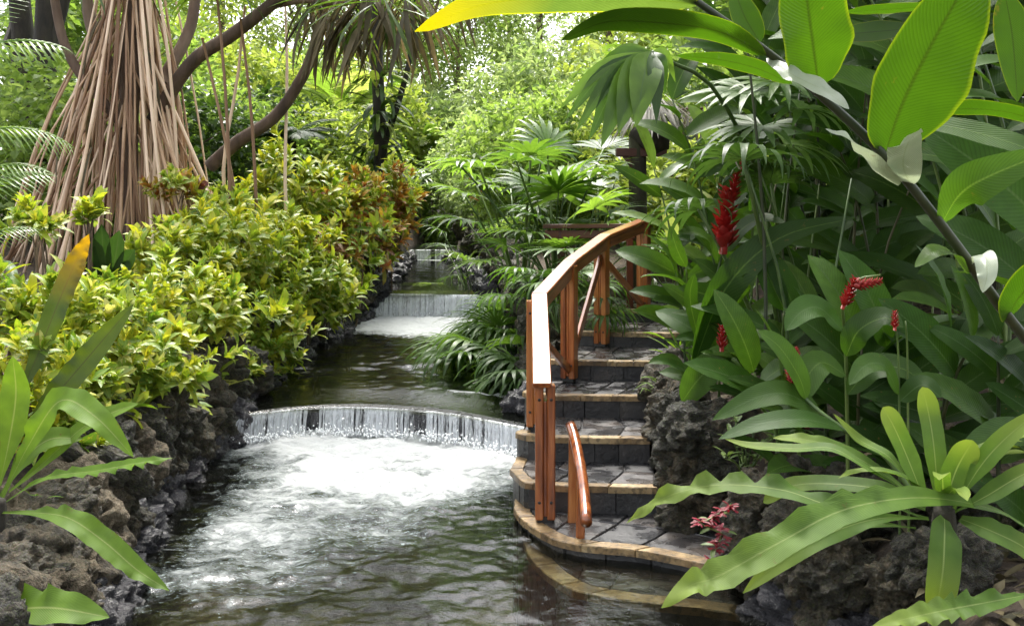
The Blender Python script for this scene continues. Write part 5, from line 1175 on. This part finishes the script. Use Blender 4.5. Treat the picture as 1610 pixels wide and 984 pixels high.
def tree(label, px, d, H, crad, mat, trunk_r=.14, bark='bark', crowns=3, lean=0.0, low=.45, group='trees behind the garden', name='garden_tree', cat='tree'):
    b = at_ground(px, d); t = thing(name, label, cat, b, group); tp = b + Vector((lean, 0, H * .75))
    xtube(t, 'trunk', [b - Vector((0, 0, .2)), b + Vector((lean * .3 + random.uniform(-.2, .2), 0, H * .3)), b + Vector((lean * .7, 0, H * .55)), tp], trunk_r, trunk_r * .5, bark, 9, 12)
    for k in range(crowns):
        a = k * 2.1 + random.random(); rr = crad * .6 if crowns > 1 else 0; c = b + Vector((lean + math.cos(a) * rr, math.sin(a) * rr, H * (low + (1 - low) * (k + .5) / crowns)))
        o = b + Vector((lean * .6, 0, H * (.3 + .3 * k / crowns)))
        xtube(t, 'limb', [o, o.lerp(c, .5) + rvec(.25), c], trunk_r * .5, trunk_r * .15, bark, 6, 8)
        s = crad * random.uniform(.75, 1.1)
        Mx = Matrix.Translation(c) @ Matrix.Rotation(random.uniform(0, 6.28), 4, 'Z') @ Matrix.Diagonal((s, s, s * .8, 1))
        part('crown', with_mat(random.choice(CLOUDS), M[mat]), t, Mx, 'stuff')
    return t
random.seed(55)
BB, BP, BD, BY = 'bush', 'bush_pale', 'bush_dark', 'bush_yellow'
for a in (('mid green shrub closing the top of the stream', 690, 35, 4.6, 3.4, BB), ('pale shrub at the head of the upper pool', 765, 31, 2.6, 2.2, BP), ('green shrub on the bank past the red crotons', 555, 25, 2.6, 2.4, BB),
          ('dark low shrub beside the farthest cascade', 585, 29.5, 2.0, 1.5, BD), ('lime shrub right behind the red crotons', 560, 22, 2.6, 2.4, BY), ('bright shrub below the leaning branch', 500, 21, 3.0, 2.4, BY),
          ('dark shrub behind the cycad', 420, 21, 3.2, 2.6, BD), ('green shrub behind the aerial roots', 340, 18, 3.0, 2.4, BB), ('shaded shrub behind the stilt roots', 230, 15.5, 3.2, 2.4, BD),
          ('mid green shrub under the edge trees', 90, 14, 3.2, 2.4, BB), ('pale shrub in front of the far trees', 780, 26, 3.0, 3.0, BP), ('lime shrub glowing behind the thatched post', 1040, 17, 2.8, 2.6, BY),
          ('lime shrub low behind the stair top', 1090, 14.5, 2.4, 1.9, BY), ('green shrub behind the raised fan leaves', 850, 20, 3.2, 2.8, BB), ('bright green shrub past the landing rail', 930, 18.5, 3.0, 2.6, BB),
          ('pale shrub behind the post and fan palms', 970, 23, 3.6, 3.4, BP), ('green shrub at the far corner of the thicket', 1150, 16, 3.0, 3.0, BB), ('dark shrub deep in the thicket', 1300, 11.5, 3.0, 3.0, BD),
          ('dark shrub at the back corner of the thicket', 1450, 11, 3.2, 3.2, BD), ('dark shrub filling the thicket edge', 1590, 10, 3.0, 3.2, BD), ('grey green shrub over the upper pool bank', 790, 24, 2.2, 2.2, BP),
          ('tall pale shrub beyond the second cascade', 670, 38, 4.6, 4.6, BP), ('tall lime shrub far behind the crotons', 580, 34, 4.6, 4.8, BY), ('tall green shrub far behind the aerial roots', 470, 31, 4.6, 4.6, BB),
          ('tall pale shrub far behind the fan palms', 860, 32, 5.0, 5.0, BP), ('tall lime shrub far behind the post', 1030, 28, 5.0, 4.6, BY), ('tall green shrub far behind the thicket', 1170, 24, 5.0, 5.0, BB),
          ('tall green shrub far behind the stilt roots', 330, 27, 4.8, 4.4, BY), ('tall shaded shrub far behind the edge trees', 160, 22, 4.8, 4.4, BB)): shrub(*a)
for (px, d, lab) in ((768, 22.5, 'red leaved cordyline on the bank above the upper pool'), (752, 25.5, 'orange red cordyline behind the upper pool')):
    b = at_ground(px, d, .35); t = thing('cordyline', lab, 'shrub', b); xtube(t, 'stem', [b - Vector((0, 0, .5)), b, b + Vector((0, 0, .6))], .03, .02, 'bark', 5, 5)
    for k in range(34): a = k * 2.4; place(random.choice(GRASSY + LANCE), M['cordyline'], t, 'leaf', b + Vector((0, 0, .2 + .5 * k / 34)), (math.cos(a), math.sin(a), random.uniform(.2, 1.2)), (0, 0, 1), random.uniform(.5, .8))
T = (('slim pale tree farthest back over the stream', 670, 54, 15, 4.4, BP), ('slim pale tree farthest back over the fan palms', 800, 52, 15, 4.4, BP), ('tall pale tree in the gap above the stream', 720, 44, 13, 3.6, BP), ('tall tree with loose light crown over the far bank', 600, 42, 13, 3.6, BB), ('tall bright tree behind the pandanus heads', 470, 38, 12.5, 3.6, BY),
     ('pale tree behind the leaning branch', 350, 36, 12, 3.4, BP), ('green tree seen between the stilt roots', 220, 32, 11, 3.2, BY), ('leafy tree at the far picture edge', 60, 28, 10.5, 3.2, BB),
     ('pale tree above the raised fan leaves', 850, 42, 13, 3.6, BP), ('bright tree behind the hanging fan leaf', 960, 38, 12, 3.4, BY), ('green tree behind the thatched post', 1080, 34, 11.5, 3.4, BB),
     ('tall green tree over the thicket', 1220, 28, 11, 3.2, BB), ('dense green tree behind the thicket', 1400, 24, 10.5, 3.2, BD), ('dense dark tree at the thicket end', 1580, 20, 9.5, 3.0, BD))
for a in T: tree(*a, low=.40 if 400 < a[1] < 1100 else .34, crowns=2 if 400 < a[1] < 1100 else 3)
tree('slim dark trunk wrapped in epiphytes behind the crotons', 592, 19, 9, 1.3, BD, .16, 'bark_dark', 3, 0, .7)
ep = thing('epiphyte_clump', 'dark shaggy epiphyte clump growing on the slim trunk', 'epiphyte', W(592, 300, 18.8))
for k in range(150):
    a = random.uniform(0, 6.28); z = random.uniform(100, 275); place(random.choice(STRAP + LANCE), M['bush_dark' if random.random() < .7 else 'bush_yellow'], ep, 'leaf', W(592, z, 18.95) + Vector((math.cos(a) * .18, math.sin(a) * .18, 0)), (math.cos(a), math.sin(a), random.uniform(-1.2, .4)), (0, 0, 1), random.uniform(.35, .7))
tree('dark leaning trunk at the picture edge beside the pandanus', 62, 15, 8, 2.0, BD, .20, 'bark_dark', 2, .2, .75)
tree('second dark trunk by the picture edge with leafy epiphytes', 25, 17, 9, 2.0, BB, .22, 'bark_dark', 2, -.2, .75)
tree('added tree arching over the ginger thicket to shade it', 1560, 9.6, 6.8, 2.1, BD, .16, 'bark_dark', 3, -.5, .6)  # added with its crown above the view, to keep the thicket dark
tree('unseen tree added beyond the picture edge to shade the thicket', 1850, 7.5, 6.0, 2.0, BD, .16, 'bark_dark', 3, -.9, .62)  # out of view, put in to cast more shade on the thicket
for (px, d, n, pl, sz, lab) in ((585, 27, 12, 2.2, .95, 'tall bright fan palm on the far bank past the red crotons'), (880, 23, 12, 2.2, .9, 'sunlit fan palm behind the raised fan leaves'), (790, 21, 11, 1.6, .8, 'fan palm at the corner of the upper pool'), (1010, 21, 11, 2.0, .8, 'lit fan palm behind the thatch cap'), (430, 25, 12, 2.4, 1.0, 'fan palm in the gap below the leaning branch'), (1060, 12.5, 10, .9, .5, 'bright fan palm at the head of the stairs')):
    fan_palm(lab, at_ground(px, d), n, pl, sz, FANB + FANN, ['fan_bright', 'bush_yellow', 'fan_bright'], (.6, 1.45), 'fan palms beyond the pools')
for (px, d, z, n, lab) in ((655, 35, 2.0, 14, 'feather palm with arching fronds at the stream head'), (800, 34, 2.6, 14, 'pale feather palm in front of the far trees'), (540, 27, 2.4, 14, 'feather palm rising behind the lime shrub'), (1000, 26, 2.6, 14, 'feather palm behind the thatched post')):
    b = at_ground(px, d); t = thing('feather_palm', lab, 'palm', b); xtube(t, 'trunk', [b - Vector((0, 0, .1)), b + Vector((.05, 0, z * .5)), b + Vector((0, 0, z))], .08, .06, 'bark', 7, 6)
    for k in range(n): a = k * 2.4; place(random.choice(FROND), M[random.choice(['fan_bright', 'bush_pale', 'bush_yellow'])], t, 'frond', b + Vector((0, 0, z)), (math.cos(a), math.sin(a), random.uniform(.1, 1.6)), (0, 0, 1), random.uniform(1.6, 2.3))
# low plants that hide the banks
for (px, d, s, m_, lab) in ((598, 20.5, .8, 'bush_yellow', 'grassy tuft hanging over the upper pool'), (470, 14.2, .55, 'fan', 'strappy green tuft at the croton feet by the middle pool'), (785, 18.5, .8, 'fan_bright', 'grassy tuft at the edge of the upper pool bank'), (1030, 11.6, .5, 'fan_bright', 'bright tuft beside the top step'), (1075, 8.9, .5, 'fern', 'pale tuft of strap leaves beside the middle steps'), (270, 9.4, .5, 'fern', 'light green tuft among the crotons above the rock bank'), (95, 7.4, .5, 'fern', 'strappy tuft below the orange tipped frond'), (120, 9.6, .6, 'fan', 'green tuft at the foot of the stilt roots'), (30, 9.0, .7, 'fan', 'green tuft by the pale feather fronds')):
    b = at_ground(px, d, .02); t = thing('grassy_tuft', lab, 'plant', b)
    for k in range(24): a = k * 2.4; place(random.choice(STRAP[:3] + GRASSY), M[m_], t, 'leaf', b, (math.cos(a), math.sin(a), random.uniform(.3, 1.8)), (0, 0, 1), s * random.uniform(.7, 1.2))
